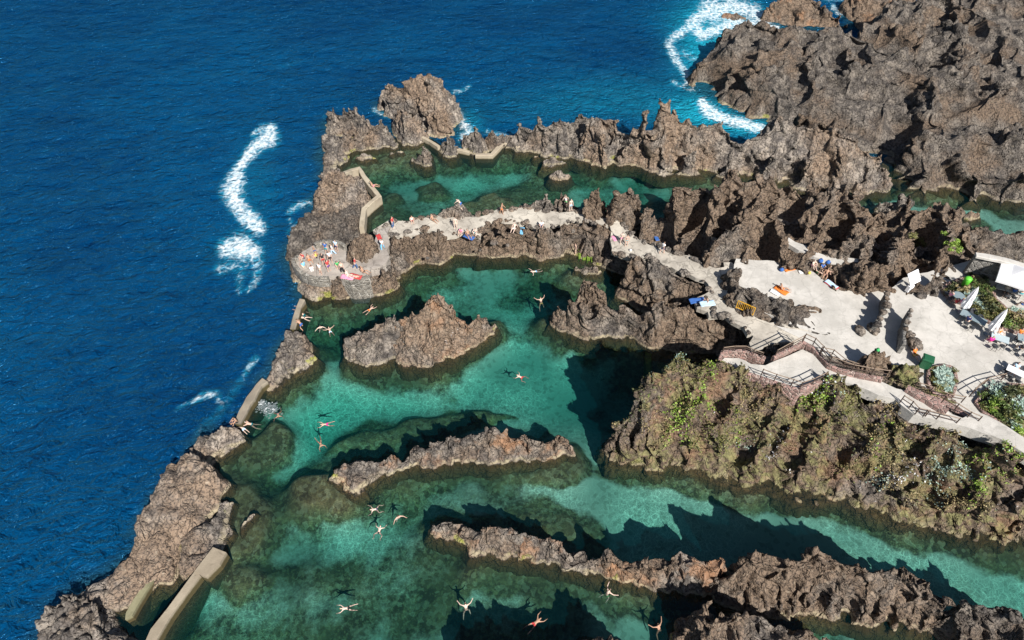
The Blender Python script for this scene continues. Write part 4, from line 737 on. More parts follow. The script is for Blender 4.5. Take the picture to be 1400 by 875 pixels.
for l in ALL_L:
    k = ins & (X > l.x0-7) & (X < l.x1+7) & (Y > l.y0-7) & (Y < l.y1+7)
    if k.any():
        dd = nearest_on_poly(X[k], Y[k], [tuple(a[:2]) for a in l.o])[0]
        dd = np.where(inpoly(X[k], Y[k], l.o), 0, dd); dr[k] = np.minimum(dr[k], dd)
n1 = fbm(X*.35, Y*.35, X*0, 4, 110)
SG = (Ss+.25*fbm(X*.2, Y*.2, X*0+3, 2, 140)).clip(0, 1)*sstep(0, 3, dr)
n0 = fbm(X*.16, Y*.16, X*0+8, 4, 130)
Ss = (Ss*1.05+.05+.34*n1).clip(0, 1)*sstep(-.3, 3.0, dr+2.4*n0+1.2*n1)
f1, f2, cid = worley(X*.38+.4*n1, Y*.38, X*0+.5, 9)
g1, g2, _ = worley(X*1.1, Y*1.1, X*0+.5, 19)
Z = -Dd+((1-SG-.45).clip(0, 1)*1.6)*((.6-f1*f1)*1.1*sstep(.8, 2.5, Dd)+(.5-g1*g1)*.16)+.12*fbm(X*.35, Y*.35, X*0, 2, 110)
drr = (dr+1.8*n0+.8*n1).clip(0, 99)
shelf = -.45-.85*drr-.25*(dr > 0)+.25*n1
pit = inpoly(ub, vb, [(205,770),(285,758),(266,800),(200,885),(185,980),(100,980),(118,822)])
Z = np.where(pit, -6+.3*n1, Z); Ss = np.where(pit, 0, Ss)  # pit sunk deeper and its bed all weed-dark, standing in for shade
Z = np.maximum(Z, np.where((dr < 3.5) & ~pit, shelf, -99)).clip(-9, -.12)
SHELF = [([(400,652),(418,640),(445,640),(462,655),(490,686),(455,702),(405,702)], .35), ([(303,655),(345,650),(376,690),(352,752),(320,765),(310,700)], .55), ([(350,588),(372,572),(400,590),(390,620),(340,642),(318,618)], .9),
 ([(738,624),(790,602),(800,640),(770,664),(700,652)], .9), ([(841,628),(850,646),(930,668),(1010,684),(1100,696),(1250,733),(1350,754),(1400,752),(1400,735),(1100,680),(900,625)], 1.), ([(480,592),(560,566),(640,556),(705,566),(640,584),(520,612),(450,616)], 1.7),
 ([(300,765),(345,770),(360,800),(330,812),(296,800)], .8), ([(690,690),(760,694),(800,720),(790,742),(720,722)], 1.1), ([(590,725),(580,712),(600,704),(680,706),(660,716)], .9), ([(470,500),(560,515),(660,480),(690,450),(680,430),(600,490)], .8), ([(745,445),(800,465),(860,468),(800,440)], .9),
 ([(650,262),(680,258),(690,274),(665,282)], .5), ([(600,285),(640,268),(700,268),(700,284),(620,292)], .7), ([(570,250),(600,246),(612,262),(580,268)], 1.1), ([(520,262),(545,258),(552,272),(525,278)], .9)]
for pl_, dp_ in SHELF:
    pw_ = [P(u_, v_, -dp_) for u_, v_ in pl_]
    X2, Y2 = X+.9*fbm(X*.4, Y*.4, X*0+21, 3, 150), Y+.9*fbm(X*.4, Y*.4, X*0+31, 3, 151)
    sd_ = nearest_on_poly(X2, Y2, pw_)[0]*np.where(inpoly(X2, Y2, pw_), 1, -1)
    Z = np.where(sd_ > -.9, np.maximum(Z, -dp_+.35*n1-(-sd_+.3).clip(0, 9)*1.6-.25*f1), Z); Ss = Ss*(1-sstep(-.7, .4, sd_)); SG = SG*(1-sstep(-.7, .4, sd_))
Z = Z.clip(-9, -.12)
def blur(A, n):
    for _ in range(n):
        B = A.copy(); B[1:-1] = (A[:-2]+2*A[1:-1]+A[2:])/4; A = B.copy(); A[:, 1:-1] = (B[:, :-2]+2*B[:, 1:-1]+B[:, 2:])/4
    return A
Z = blur(Z, 2); Zs = blur(Z, 26); Z = Z+(Zs-Z)*sstep(.12, .5, blur(SG, 6))
ny, nx = X.shape; idx = np.arange(nx*ny).reshape(ny, nx)
q = np.stack([idx[:-1, :-1], idx[:-1, 1:], idx[1:, 1:], idx[1:, :-1]], -1).reshape(-1, 4)
k = ins.ravel()[q].any(1); q = q[k]; us = np.unique(q); rm = np.zeros(nx*ny, np.int64); rm[us] = np.arange(len(us))
m, t = newmat('pool_bed'); p = t.pos()
s_ = t.attr('sand'); fi = t.noise(p, 3.0, 5, .65); bi = t.noise(p, .6, 5, .6); b2 = t.noise(p, .45, 2, .5)
sand = t.mix(b2, (.60, .64, .53), (.78, .82, .68))
pb_ = t.n('ShaderNodeSeparateColor', ins={0: t.n('ShaderNodeTexVoronoi', ins={'Vector': p, 'Scale': 2.6}).outputs['Color']}).outputs[0]
sand = t.mix(t.math('MULTIPLY', t.ramp(pb_, .72, .9), .35), sand, (.22, .22, .16))
weed = t.mix(t.ramp(bi, .35, .65), (.09, .06, .027), (.20, .155, .07))
weed = t.mix(t.math('MULTIPLY', t.ramp(fi, .48, .62), .75), weed, (.29, .25, .11))
weed = t.mix(t.math('MULTIPLY', t.ramp(pb_, .55, .95), .6), weed, (.36, .34, .2))
sm = t.ramp(t.math('ADD', s_, t.math('ADD', t.math('MULTIPLY', t.math('SUBTRACT', bi, .5), .5), t.math('MULTIPLY', t.math('SUBTRACT', fi, .5), .35))), .3, .7)
c = t.mix(sm, weed, sand)
bpn = t.n('ShaderNodeBump', ins={'Height': fi, 'Strength': .5, 'Distance': .025})
b = t.n('ShaderNodeBsdfPrincipled', ins={'Base Color': c, 'Roughness': .95, 'Normal': bpn.outputs[0]})
t.l(b.outputs[0], t.out.inputs[0])
me = mesh_np('pool_bed', np.stack([X, Y, Z], -1).reshape(-1, 3)[us], rm[q], [m], attrs={'sand': Ss.ravel()[us]})
tag(link('pool_bed', me), kind='structure')
# ------------------------------------------------------------------ pool water: closed body, absorbing
pool3 = [Vector((a, b)) for a, b in poolw]
vs, es, fs, *_ = delaunay_2d_cdt(pool3, [], [list(range(len(pool3)))], 1, 1e-6)
top = [(v.x, v.y, 0.) for v in vs]; nb = len(top)
V = top+[(a, b, -14.) for a, b, _ in top]; F = [tuple(f) for f in fs]; cnt = {(f[i], f[(i+1) % 3]) for f in F for i in range(3)}
F2 = F+[tuple(i+nb for i in f[::-1]) for f in F]+[(b, a, a+nb, b+nb) for a, b in cnt if (b, a) not in cnt]
m, t = newmat('pool_water'); p = t.pos()
w1 = t.noise(p, .9, 3, .5, .5); w2 = t.noise(p, 3.2, 3, .55, .5)
hh = t.math('ADD', t.math('MULTIPLY', w1, .6), t.math('MULTIPLY', w2, .16))
bp = t.n('ShaderNodeBump', ins={'Height': hh, 'Strength': .5, 'Distance': .12})
# caustic web painted into the transparent colour, standing in for light focused by ripples
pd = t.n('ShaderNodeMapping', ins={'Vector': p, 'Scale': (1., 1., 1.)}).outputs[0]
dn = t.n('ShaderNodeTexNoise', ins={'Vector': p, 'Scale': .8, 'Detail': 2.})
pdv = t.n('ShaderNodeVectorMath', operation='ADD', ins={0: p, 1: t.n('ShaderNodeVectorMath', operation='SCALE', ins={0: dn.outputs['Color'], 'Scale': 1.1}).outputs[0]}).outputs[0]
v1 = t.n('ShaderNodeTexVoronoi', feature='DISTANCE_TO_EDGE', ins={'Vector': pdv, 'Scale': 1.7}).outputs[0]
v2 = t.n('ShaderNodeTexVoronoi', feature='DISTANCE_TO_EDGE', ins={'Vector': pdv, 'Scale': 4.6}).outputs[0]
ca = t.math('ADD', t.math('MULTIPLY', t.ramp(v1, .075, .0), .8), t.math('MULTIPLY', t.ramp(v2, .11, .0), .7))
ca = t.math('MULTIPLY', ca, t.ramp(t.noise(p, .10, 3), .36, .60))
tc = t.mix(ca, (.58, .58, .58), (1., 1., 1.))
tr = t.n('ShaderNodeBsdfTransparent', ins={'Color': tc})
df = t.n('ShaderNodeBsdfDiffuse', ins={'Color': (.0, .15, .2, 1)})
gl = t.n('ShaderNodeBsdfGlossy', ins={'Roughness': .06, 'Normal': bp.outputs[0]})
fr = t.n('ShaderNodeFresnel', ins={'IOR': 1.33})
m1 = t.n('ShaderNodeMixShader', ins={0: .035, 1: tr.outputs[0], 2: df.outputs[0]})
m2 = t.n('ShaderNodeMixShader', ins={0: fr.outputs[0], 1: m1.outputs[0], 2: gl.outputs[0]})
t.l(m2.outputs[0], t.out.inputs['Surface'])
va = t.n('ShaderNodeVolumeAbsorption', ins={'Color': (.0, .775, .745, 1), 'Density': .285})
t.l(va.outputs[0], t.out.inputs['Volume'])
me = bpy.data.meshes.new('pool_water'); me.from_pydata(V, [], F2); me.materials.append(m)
tag(link('pool_water', me), kind='structure')
# ------------------------------------------------------------------ small mesh builder and ray placement
bpy.context.view_layer.update()
DG = bpy.context.evaluated_depsgraph_get()
def hit(u, v, fresh=False):
    global DG
    if fresh: bpy.context.view_layer.update(); DG = bpy.context.evaluated_depsgraph_get()
    x = (u-700)/FPX; d = (v-437.5)/FPX
    D = Vector((x, CP-d*SP, -SP-d*CP)).normalized()
    ok, loc, n, i, ob, _ = sc.ray_cast(DG, Vector((0, 0, CAM_H)), D)
    return loc if ok else P3(u, v, 0)
class MB:
    def __init__(s): s.v = []; s.f = []
    def add(s, v, f):
        n = len(s.v); s.v += [tuple(a) for a in v]; s.f += [tuple(n+i for i in q) for q in f]; return s
    def box(s, c, size, rz=0, top=1.):
        hx, hy, hz = size[0]/2, size[1]/2, size[2]/2; ca, sa = math.cos(rz), math.sin(rz); vs = []
        for z, k in ((-hz, 1.), (hz, top)):
            for x, y in ((-hx, -hy), (hx, -hy), (hx, hy), (-hx, hy)):
                x *= k; y *= k; vs.append((c[0]+x*ca-y*sa, c[1]+x*sa+y*ca, c[2]+z))
        return s.add(vs, [(3, 2, 1, 0), (4, 5, 6, 7), (0, 1, 5, 4), (1, 2, 6, 5), (2, 3, 7, 6), (3, 0, 4, 7)])
    def tube(s, a, b, r, r2=None, n=8):
        a, b = Vector(a), Vector(b); r2 = r if r2 is None else r2; d = (b-a)
        if d.length < 1e-6: return s
        q = d.to_track_quat('Z', 'Y'); vs = []
        for p, rr in ((a, r), (b, r2)):
            for k in range(n):
                t_ = 2*math.pi*k/n; vs.append(p+q @ Vector((rr*math.cos(t_), rr*math.sin(t_), 0)))
        return s.add(vs, [tuple(range(n))[::-1], tuple(range(n, 2*n))]+[(k, (k+1) % n, n+(k+1) % n, n+k) for k in range(n)])
    def lathe(s, c, prof, n=16):
        vs = []; fs = []
        for r, z in prof:
            for k in range(n):
                t_ = 2*math.pi*k/n; vs.append((c[0]+r*math.cos(t_), c[1]+r*math.sin(t_), c[2]+z))
        for i in range(len(prof)-1):
            for k in range(n): fs.append((i*n+k, i*n+(k+1) % n, (i+1)*n+(k+1) % n, (i+1)*n+k))
        fs.append(tuple(range(n))[::-1]); fs.append(tuple((len(prof)-1)*n+k for k in range(n)))
        return s.add(vs, fs)
    def build(s, name, mat, parent=None, smooth=False):
        me = bpy.data.meshes.new(name); me.from_pydata(s.v, [], s.f); me.materials.append(mat)
        if smooth:
            for p_ in me.polygons: p_.use_smooth = True
        me.update(); return link(name, me, parent)
def copy_tree(o, parent=None):
    c = o.copy(); COL.objects.link(c); c.parent = parent
    for ch in list(o.children): copy_tree(ch, c)
    return c
def strip_wall(name, pts, width, mat, label, depth=2., cat='wall', wob=.0, mb=None, step=.8, jit=.06):
    """wall following a top centre line pts (px,py,z): slightly uneven masonry body"""
    P_ = []
    w = [P3(*p) for p in pts]
    for a, b in zip(w[:-1], w[1:]):
        k = max(1, int((b-a).length/step))
        P_ += [a.lerp(b, i/k) for i in range(k)]
    P_.append(w[-1])
    V = []; F = []
    for i, p in enumerate(P_):
        t_ = (P_[min(i+1, len(P_)-1)]-P_[max(i-1, 0)]); t_.z = 0; t_.normalize(); nrm = Vector((-t_.y, t_.x, 0))
        wd = width*(1+random.uniform(-jit, jit)*2)/2; zz_ = random.uniform(-jit, jit)*.5
        ch = min(.06, width*.15)
        for off, dz in ((-wd, -depth), (-wd, -ch), (-wd+ch, 0), (wd-ch, 0), (wd, -ch), (wd, -depth)):
            V.append(p+nrm*off+Vector((0, 0, dz+(zz_ if dz > -depth else 0))))
    n = 6
    for i in range(len(P_)-1):
        for k in range(n):
            a, b = i*n+k, i*n+(k+1) % n; F.append((a, b, b+n, a+n))
    F.append(tuple(range(n))[::-1]); F.append(tuple((len(P_)-1)*n+k for k in range(n)))
    if mb is not None: mb.add(V, F); return P_
    o = MB().add(V, F).build(name, mat); tag(o, label, cat); return o
W_ = strip_wall
W_('pool_wall', [(468,236,2.2),(480,232,1.6),(491,229,1.4),(497,240,1.4),(506,252,1.4),(518,267,1.4),(507,276,1.4),(497,285,1.4),(494,310,1.5)], .62, C_WALL, 'angled concrete wall closing the seaward end of the upper pool', 4.)
W_('pool_wall', [(576,186,.7),(588,192,.7),(600,200,.7)], .45, C_WALL, 'short low concrete wall beside the outermost stack', 2.)
W_('pool_wall', [(621,202,.6),(633,205,.6),(642,207,.6)], .5, C_WALL, 'short concrete sill between the two leftmost crags of the upper pool wall', 2.)
W_('pool_wall', [(650,211,.6),(672,211,.6),(686,196,.6),(692,194,.6)], .6, C_WALL, 'low concrete wall with a corner in front of the dark notched crag', 2.)
W_('pool_wall', [(705,200,.6),(716,198,.6),(737,196,.6),(747,199,.6)], .5, C_WALL, 'straight low concrete wall in front of the broken grey outcrop', 2.)
W_('sea_wall', [(362,519,1.),(354,526,1.),(342,544,1.),(332,561,1.),(324,577,1.)], .75, C_SEAW, 'straight concrete sea wall between the bare rock and the climbing out rock', 3.5, step=.7, jit=.12)
W_('sea_wall', [(413,409,1.2),(408,420,.9),(404,434,.8),(400,449,.8)], .6, C_SEAW, 'narrow dark sea wall that four bathers are leaning on', 3.5)
W_('coping_wall', [(1335,347,8.4),(1366,353,8.4),(1399,362,8.4),(1440,372,8.4)], .7, C_PALE, 'pale coping slab on top of the grey stone wall behind the open parasol', .3)
W_('stone_wall', [(1334,348,8.08),(1366,354,8.08),(1399,363,8.08),(1440,373,8.08)], .6, M_GREYST, 'grey stone retaining wall behind the open parasol', 3.5)
W_('terrace_wall', [(470,378,2.85),(480,381,2.85),(492,381,2.85),(505,378,2.85)], .7, M_RUBBLE, 'pale rubble stone wall holding the front of the curved terrace', 3.6, step=.6)
W_('parapet', [(430,333,3.55),(434,331,3.55),(442,329,3.55),(450,328.5,3.55),(458,329,3.55),(465,331,3.55),(471,335,3.55)], .42, M_RUBBLE, 'low curved parapet at the back of the sunbathing terrace', 1.3, step=.5)
W_('parapet', [(408,349,3.4),(401,354,3.4),(401,358,3.4),(403.5,362.5,3.4),(408,368,3.4),(413,372.5,3.4),(419,375.5,3.4),(427,378,3.4),(436,379,3.4),(449,378.5,3.4)], .42, M_RUBBLE, 'low curved parapet along the seaward front of the sunbathing terrace', 1.3, step=.5)
# pier and ramp at lower left
pb = MB()
def prism(mb, poly, z0, z1, sh=0):
    n = len(poly); V = [P3(u, v, z1) for u, v in poly]; V += [Vector((a.x, a.y, z0)) for a in V]
    mb.add(V, [tuple(range(n))]+[((i+1) % n, i, n+i, n+(i+1) % n) for i in range(n)])
prism(pb, [(291,748),(309,755),(300,771),(282,789),(274,786),(266,780.5)], -4, 1.04)
prism(pb, [(267,779.5),(274,787),(254,813),(232,844),(212,878),(188,925),(170,925),(197,880),(206,860),(230,830),(252,800)], -4, .95)
tag(pb.build('pier', C_PIER), 'long flat concrete pier running down to the bottom edge', 'pier')
C_MOSS = concrete_mat('mossy_concrete', (.20, .19, .11), (.30, .28, .18), .5, .8)
pb = MB(); prism(pb, [(210,784),(214,788),(201,806),(190,824),(180,842),(171,847),(172,838),(182,820),(196,800)], -4, .8)
tag(pb.build('buttress', C_MOSS), 'narrow mossy concrete buttress inside the dark pit at lower left', 'wall')
# mossy steps into the main pool
m_, t = newmat('green_moss'); p = t.pos()
c = t.mix(t.ramp(t.noise(p, 3., 5, .7), .35, .65), (.05, .09, .01), (.17, .26, .03))
t.l(t.n('ShaderNodeBsdfPrincipled', ins={'Base Color': c, 'Roughness': .8}).outputs[0], t.out.inputs[0]); M_MOSS = m_
st_ = empty('water_steps', P3(804, 350, 0)); tag(st_, 'bright green mossy steps going down into the main pool', 'steps')
o0 = st_.location
for i, (u0, u1) in enumerate(((791,796),(796.6,802),(802.6,808),(808.6,814.5))):
    mb = MB(); zt = .55+.12*i
    V = [P3(u0,341.5,zt)-o0, P3(u1,341,zt)-o0, P3(u1,352+.3*i,zt-.35)-o0, P3(u0,352.5+.3*i,zt-.35)-o0]
    V += [Vector((a.x, a.y, -2)) for a in V]
    mb.add(V, [(0, 1, 2, 3), (1, 0, 4, 5), (2, 1, 5, 6), (3, 2, 6, 7), (0, 3, 7, 4)]); mb.build('step', M_MOSS, st_)
# submerged green beam
pb = MB(); prism(pb, [(881,462),(890,462),(891,506),(884,512)], -3, -.5)
tag(pb.build('sluice_beam', M_MOSS), 'green submerged beam crossing the dark water under the cliff', 'beam')
# ------------------------------------------------------------------ railings and walkway walls
M_SUNRAIL = simple('sunlit_rail_wood', (.24, .18, .135), .8, var=.3); M_POST = simple('post_wood', (.07, .045, .035), .8, var=.3)  # top rail painted paler as if sunlit; posts and lower rail stay dark brown
def railing(pts, label, h=.95, wall=None, wname='walkway_wall'):
    """pts: px,py,z of the foot line"""
    w = [P3(*p) for p in pts]; base = w[0].copy(); e = empty('railing', base); tag(e, label, 'railing')
    rails = MB(); low = MB(); posts = []
    for a, b in zip(w[:-1], w[1:]):
        k = max(1, round((b-a).length/1.7))
        posts += [a.lerp(b, i/k) for i in range(k)]
        for mb, f in ((rails, 1.), (low, .5)):
            mb.tube(a-base+Vector((0, 0, h*f)), b-base+Vector((0, 0, h*f)), .042, n=6)
    posts.append(w[-1])
    rails.build('top_rail', M_SUNRAIL, e); low.build('lower_rail', M_POST, e)
    for p_ in posts:
        MB().tube(p_-base+Vector((0, 0, -.15)), p_-base+Vector((0, 0, h+.06)), .048, n=6).build('post', M_POST, e)
def wwall(pts, label, width=.32, dep=1.6, mat=None):
    W_('walkway_wall', pts, width, mat or M_PINK, label, dep, step=.6, jit=.1)
wwall([(984,493,7.08),(988,481,7.08),(1002,479,7.08),(1017,479,7.08),(1027,482,7.08),(1036,486,7.08),(1047,488,7.08)], 'reddish stone wall at the far left end of the walkway', dep=2.6)
wwall([(1058,487,7.08),(1068,482,7.08),(1078,477,7.08),(1088,472,7.08),(1097,467,7.08)], 'reddish stone wall rising to the fence corner of the walkway', dep=2.4)
wwall([(1098,467,7.08),(1111,474,7.08),(1122,485,7.08),(1133,498,7.08),(1148,504,7.08),(1163,508,7.08),(1190,514,7.08),(1207,517,7.08)], 'reddish stone wall bending along the plaza side of the walkway', dep=2.4)
wwall([(1241,528,7.08),(1257,537,7.08),(1279,550,7.1),(1296,562,7.)], 'reddish stone wall beside the right part of the walkway', dep=2., width=.7)
wwall([(1262,541,6.),(1283,547,6.),(1305,556,6.),(1325,569,6.)], 'pinkish kerb wall between the round bed and the lower path', dep=1.2, width=.8)
wwall([(988,495,7.),(1006,503,7.),(1018,507,7.),(1035,513,7.),(1053,520,7.),(1070,525,7.),(1083,529,7.),(1093,532,7.),(1108,526,7.),(1125,519,7.)], 'low reddish wall on the cliff side of the wide walkway bay', dep=2.2, width=.4)
railing([(988,480,7.3),(1003,478,7.3),(1018,478,7.3),(1030,483,7.3),(1042,487,7.3)], 'wooden railing at the left end of the walkway above the dark pool', .5)
railing([(1060,486,7.08),(1078,476,7.08),(1097,466,7.08)], 'wooden railing climbing to the fence corner', .75)
railing([(1098,466,7.08),(1111,472,7.08),(1122,483,7.08),(1133,497,7.08),(1163,508,7.08),(1190,513,7.08),(1213,516,7.08)], 'long wooden railing along the plaza side of the walkway', .95)
railing([(1120,483,5.6),(1136,487,5.6),(1152,500,5.6),(1170,506,5.6)], 'crooked wooden railing on the plaza just below the walkway wall', .9)
railing([(1040,514,7.),(1058,521,7.),(1081,528,7.),(1093,532,7.),(1110,526,7.),(1126,518,7.)], 'wooden railing around the corner of the walkway bay', .95)
railing([(1231,549,6.7),(1243,557,6.7),(1251,566,6.6),(1265,569,6.6)], 'short railing on the cliff side past the orange lichened rock', .85)
railing([(1262,569,6.6),(1280,573,6.6),(1306,580,6.4)], 'railing with a shadowed notch on the cliff side near the right', .85)
railing([(1250,529,7.1),(1271,536,7.1),(1293,545,6.6),(1315,549,6.)], 'sloping railing between the round planted bed and the walkway', .7)
railing([(1288,549,6.8),(1305,560,6.8),(1322,571,6.5),(1336,577,6.4)], 'dark railing ending where the two paths join', .8)
railing([(1326,541,6.),(1334,533,5.8),(1345,525,5.6),(1369,519,5.6)], 'thin railing casting a curved shadow beside the right hand bed', .9)
# yellow crowd barrier
M_YEL = simple('yellow_paint', (.62, .34, .03), .5)
a, b = P3(1006, 421, 5.3), P3(1029, 431, 5.45)
e = empty('crowd_barrier', a); tag(e, 'yellow metal barrier with vertical bars at the edge of the tapering outcrop', 'barrier')
fr_ = MB(); d_ = b-a
for z0 in (.12, 1.05): fr_.tube((0, 0, z0), d_+Vector((0, 0, z0)), .05, n=6)
for f_ in (0, 1): fr_.tube(d_*f_, d_*f_+Vector((0, 0, 1.05)), .05, n=6)
fr_.build('frame', M_YEL, e)
for i in range(1, 10):
    MB().tube(d_*(i/10)+Vector((0, 0, .12)), d_*(i/10)+Vector((0, 0, 1.05)), .028, n=6).build('bar', M_YEL, e)
# ------------------------------------------------------------------ loose stones
def stone_mesh(seed, flat=.7):
    import bmesh
    bm = bmesh.new(); bmesh.ops.create_icosphere(bm, subdivisions=3, radius=1)
    co = np.array([v.co[:] for v in bm.verts]); f1, f2, pl = facets(co[:, 0]*1.1+seed, co[:, 1]*1.1, co[:, 2]*1.1, seed)
    r = 1+pl*.35-.12*np.exp(-(f2-f1)*8)+.08*fbm(co[:, 0]*3, co[:, 1]*3, co[:, 2]*3, 3, seed)
    for v, q_ in zip(bm.verts, r): v.co *= float(q_)
    for v in bm.verts: v.co.z *= flat
    me = bpy.data.meshes.new('boulder'); bm.to_mesh(me); bm.free(); me.materials.append(R_GREY)
    for p_ in me.polygons: p_.use_smooth = True
    return me
STN = [stone_mesh(s_) for s_ in (3, 8, 21, 34)]
def boulder(u, v, r, label, z=None, group=None, mat=None):
    p_ = hit(u, v) if z is None else P3(u, v, z)
    o = bpy.data.objects.new('boulder', random.choice(STN)); COL.objects.link(o)
    r *= .58; o.location = p_+Vector((0, 0, r*.3)); o.scale = (r*random.uniform(.85, 1.15), r*random.uniform(.85, 1.15), r*random.uniform(.9, 1.2))
    o.rotation_euler = (0, 0, random.uniform(0, 6)); tag(o, label, 'boulder', group); return o
# two rough stone dividers on the plaza
W_('stone_divider', [(1213,400,6.9),(1212,412,6.9),(1209,424,6.9),(1204,434,6.8),(1198,443,6.8)], .4, M_GREYST, 'rough stone divider of grey boulders left of the notice board', 1.6, step=.5, jit=.2)
W_('stone_divider', [(1244,425,6.9),(1241,436,6.9),(1238,447,6.9),(1236,458,6.9),(1237,470,6.9)], .4, M_GREYST, 'rough stone divider of grey boulders in the middle of the paving', 1.6, step=.5, jit=.2)
for u_, v_, r_ in ((1213,402,.55),(1212,409,.5),(1212,418,.75),(1207,428,.6),(1203,436,.5),(1200,444,.6)):
    boulder(u_, v_, r_, 'grey stone on top of the divider left of the notice board', 6.9, 'stones of the left divider')
for u_, v_, r_ in ((1245,425,.4),(1243,432,.45),(1240,441,.5),(1238,450,.5)):
    boulder(u_, v_, r_, 'grey stone on top of the divider in the middle of the paving', 6.9, 'stones of the middle divider')
boulder(1193,452,1.15,'rounded grey boulder at the near end of the left divider', 5.5); boulder(1175,454,.95,'dark grey boulder standing alone left of the left divider', 5.5)
boulder(1243,460,.9,'pale round boulder at the near end of the middle divider', 5.6); boulder(1250,473,1.25,'largest round grey boulder beside the person in orange', 5.6)
boulder(1259,405,.8,'round boulder below the knobbly rocks by the notice board', 5.5)
def edge_stones(outline, n, label, group, zoff, rng, sel=None):
    k = 0
    for _ in range(n*6):
        if k >= n: break
        i = rng.randrange(len(outline)); a, b = outline[i], outline[(i+1) % len(outline)]; f = rng.random()
        u, v = a[0]+(b[0]-a[0])*f, a[1]+(b[1]-a[1])*f
        if sel and not sel(u, v): continue
        z = zoff(u); p_ = P3(u, v, z); r = rng.choice((.14, .18, .22, .3, .42))
        o = bpy.data.objects.new('stone', STN[k % 4]); COL.objects.link(o)
        o.location = p_+Vector((rng.uniform(-.3, .3), rng.uniform(-.3, .3), -.02)); o.scale = (r*rng.uniform(.8, 1.3), r*rng.uniform(.8, 1.3), r); o.rotation_euler = (0, 0, rng.uniform(0, 6))
        tag(o, label, 'stone', group); k += 1
_rg = random.Random(11)
EO = [(512,316),(534,303),(562,302),(594,295),(622,298),(652,295),(680,287),(706,285),(727,284),(750,288),(782,287),(812,293),(843,300),(862,320),(878,330),(897,336),(911,340),(945,353),(977,366),(1000,362)]
EO2 = [(1036,457),(1007,443),(994,431),(973,430),(955,420),(965,403),(971,396),(960,384),(941,373),(923,370),(900,359),(886,352),(870,350),(846,348),(836,344)]
EO3 = [(834,306),(820,306),(800,300),(775,302),(736,313),(722,306),(700,302),(680,302),(664,308),(656,322),(612,320),(580,312),(538,322),(533,350),(521,363),(508,368)]
edge_stones(EO[:-1], 110, 'small stone along the north edge of the footpath', 'stones along the north edge of the footpath', lambda u: float(pathz(u)), _rg, lambda u, v: u > 512 and v < 364)
edge_stones(EO2, 45, 'small stone along the south edge of the pale footpath by the humped rocks', 'stones along the south edge of the footpath', lambda u: float(pathz(u)), _rg, lambda u, v: u < 1030 and v > 344)
edge_stones(EO3, 80, 'small stone between the footpath and the long brown ridge', 'stones along the ridge side of the footpath', lambda u: float(pathz(u)), _rg, lambda u, v: u < 833)
# ------------------------------------------------------------------ plants and beds
R_BED = rock_mat('bed_soil', warm=.9, light=.8, veg=.9, rim=0.)
def bed(name, label, pts, h, seed, kerb=True):
    L = Lump([(u, v, 5.5) for u, v in pts])
    st = .3; X, Y = np.meshgrid(np.arange(L.x0-.3, L.x1+.6, st), np.arange(L.y0-.3, L.y1+.6, st))
    d, _ = L.ev(X, Y)
    n_ = fbm(X*.9, Y*.9, X*0, 4, seed)
    Z = np.where(d > -.3, 5.5-.3+(.35+h*sstep(0, 1.6, d))*(d > -.15)+n_*.35*sstep(0, .8, d), 4.9)
    ny, nx = X.shape; idx = np.arange(nx*ny).reshape(ny, nx)
    q = np.stack([idx[:-1, :-1], idx[:-1, 1:], idx[1:, 1:], idx[1:, :-1]], -1).reshape(-1, 4)
    q = q[(d.ravel()[q] > -.3).any(1)]; us = np.unique(q); rm = np.zeros(nx*ny, np.int64); rm[us] = np.arange(len(us))
    e = empty(name, (float(L.o[:, 0].mean()), float(L.o[:, 1].mean()), 5.5)); tag(e, label, 'planted bed')
    V = np.stack([X, Y, Z], -1).reshape(-1, 3)[us]-np.array(e.location)
    o = link('soil', mesh_np('soil', V, rm[q], [R_BED]), e)
    if kerb:
        mb = MB(); pts2 = [(u, v, 5.75) for u, v in pts]+[(*pts[0], 5.75)]
        strip_wall('kerb', pts2, .3, M_PINK, '', .5, mb=mb, step=.6)
        mb.v = [tuple(Vector(a)-e.location) for a in mb.v]; mb.build('kerb', M_PINK, e)
    return e
bed('planted_bed', 'round planted bed with pale blue green succulents beside the dark green bin', [(1270,507),(1278,501),(1290,498.5),(1300,500),(1306,507),(1308,518),(1306,530),(1303,540),(1290,541),(1277,536),(1270,524)], .5, 3)
bed('planted_bed', 'planted bed with silvery succulents at the right edge below the white table', [(1335,549),(1344,538),(1354,528),(1370,523),(1400,526),(1450,540),(1450,610),(1420,612),(1400,599),(1380,588),(1360,572),(1345,562)], .7, 5)
bed('planted_bed', 'long planted bed of shrubs between the open parasol and the folded parasols', [(1290,398),(1296,387),(1310,382),(1330,377),(1345,380),(1356,392),(1362,408),(1380,424),(1400,432),(1450,445),(1450,462),(1400,456),(1380,450),(1365,446),(1348,436),(1330,424),(1316,414),(1300,408)], .9, 7)
bed('planted_bed', 'strip of dry scrub between the walkway wall and the round bed', [(1222,527),(1236,520),(1255,524),(1272,535),(1290,543),(1310,549),(1300,555),(1280,549),(1262,545),(1243,533)], .3, 9, False)
def leafmat(name, a, b):
    m, t = newmat(name); p = t.pos(); nz = t.noise(p, 4., 3)
    c = t.mix(t.ramp(nz, .35, .65), a, b)
    bs = t.n('ShaderNodeBsdfPrincipled', ins={'Base Color': c, 'Roughness': .6}); t.l(bs.outputs[0], t.out.inputs[0]); return m
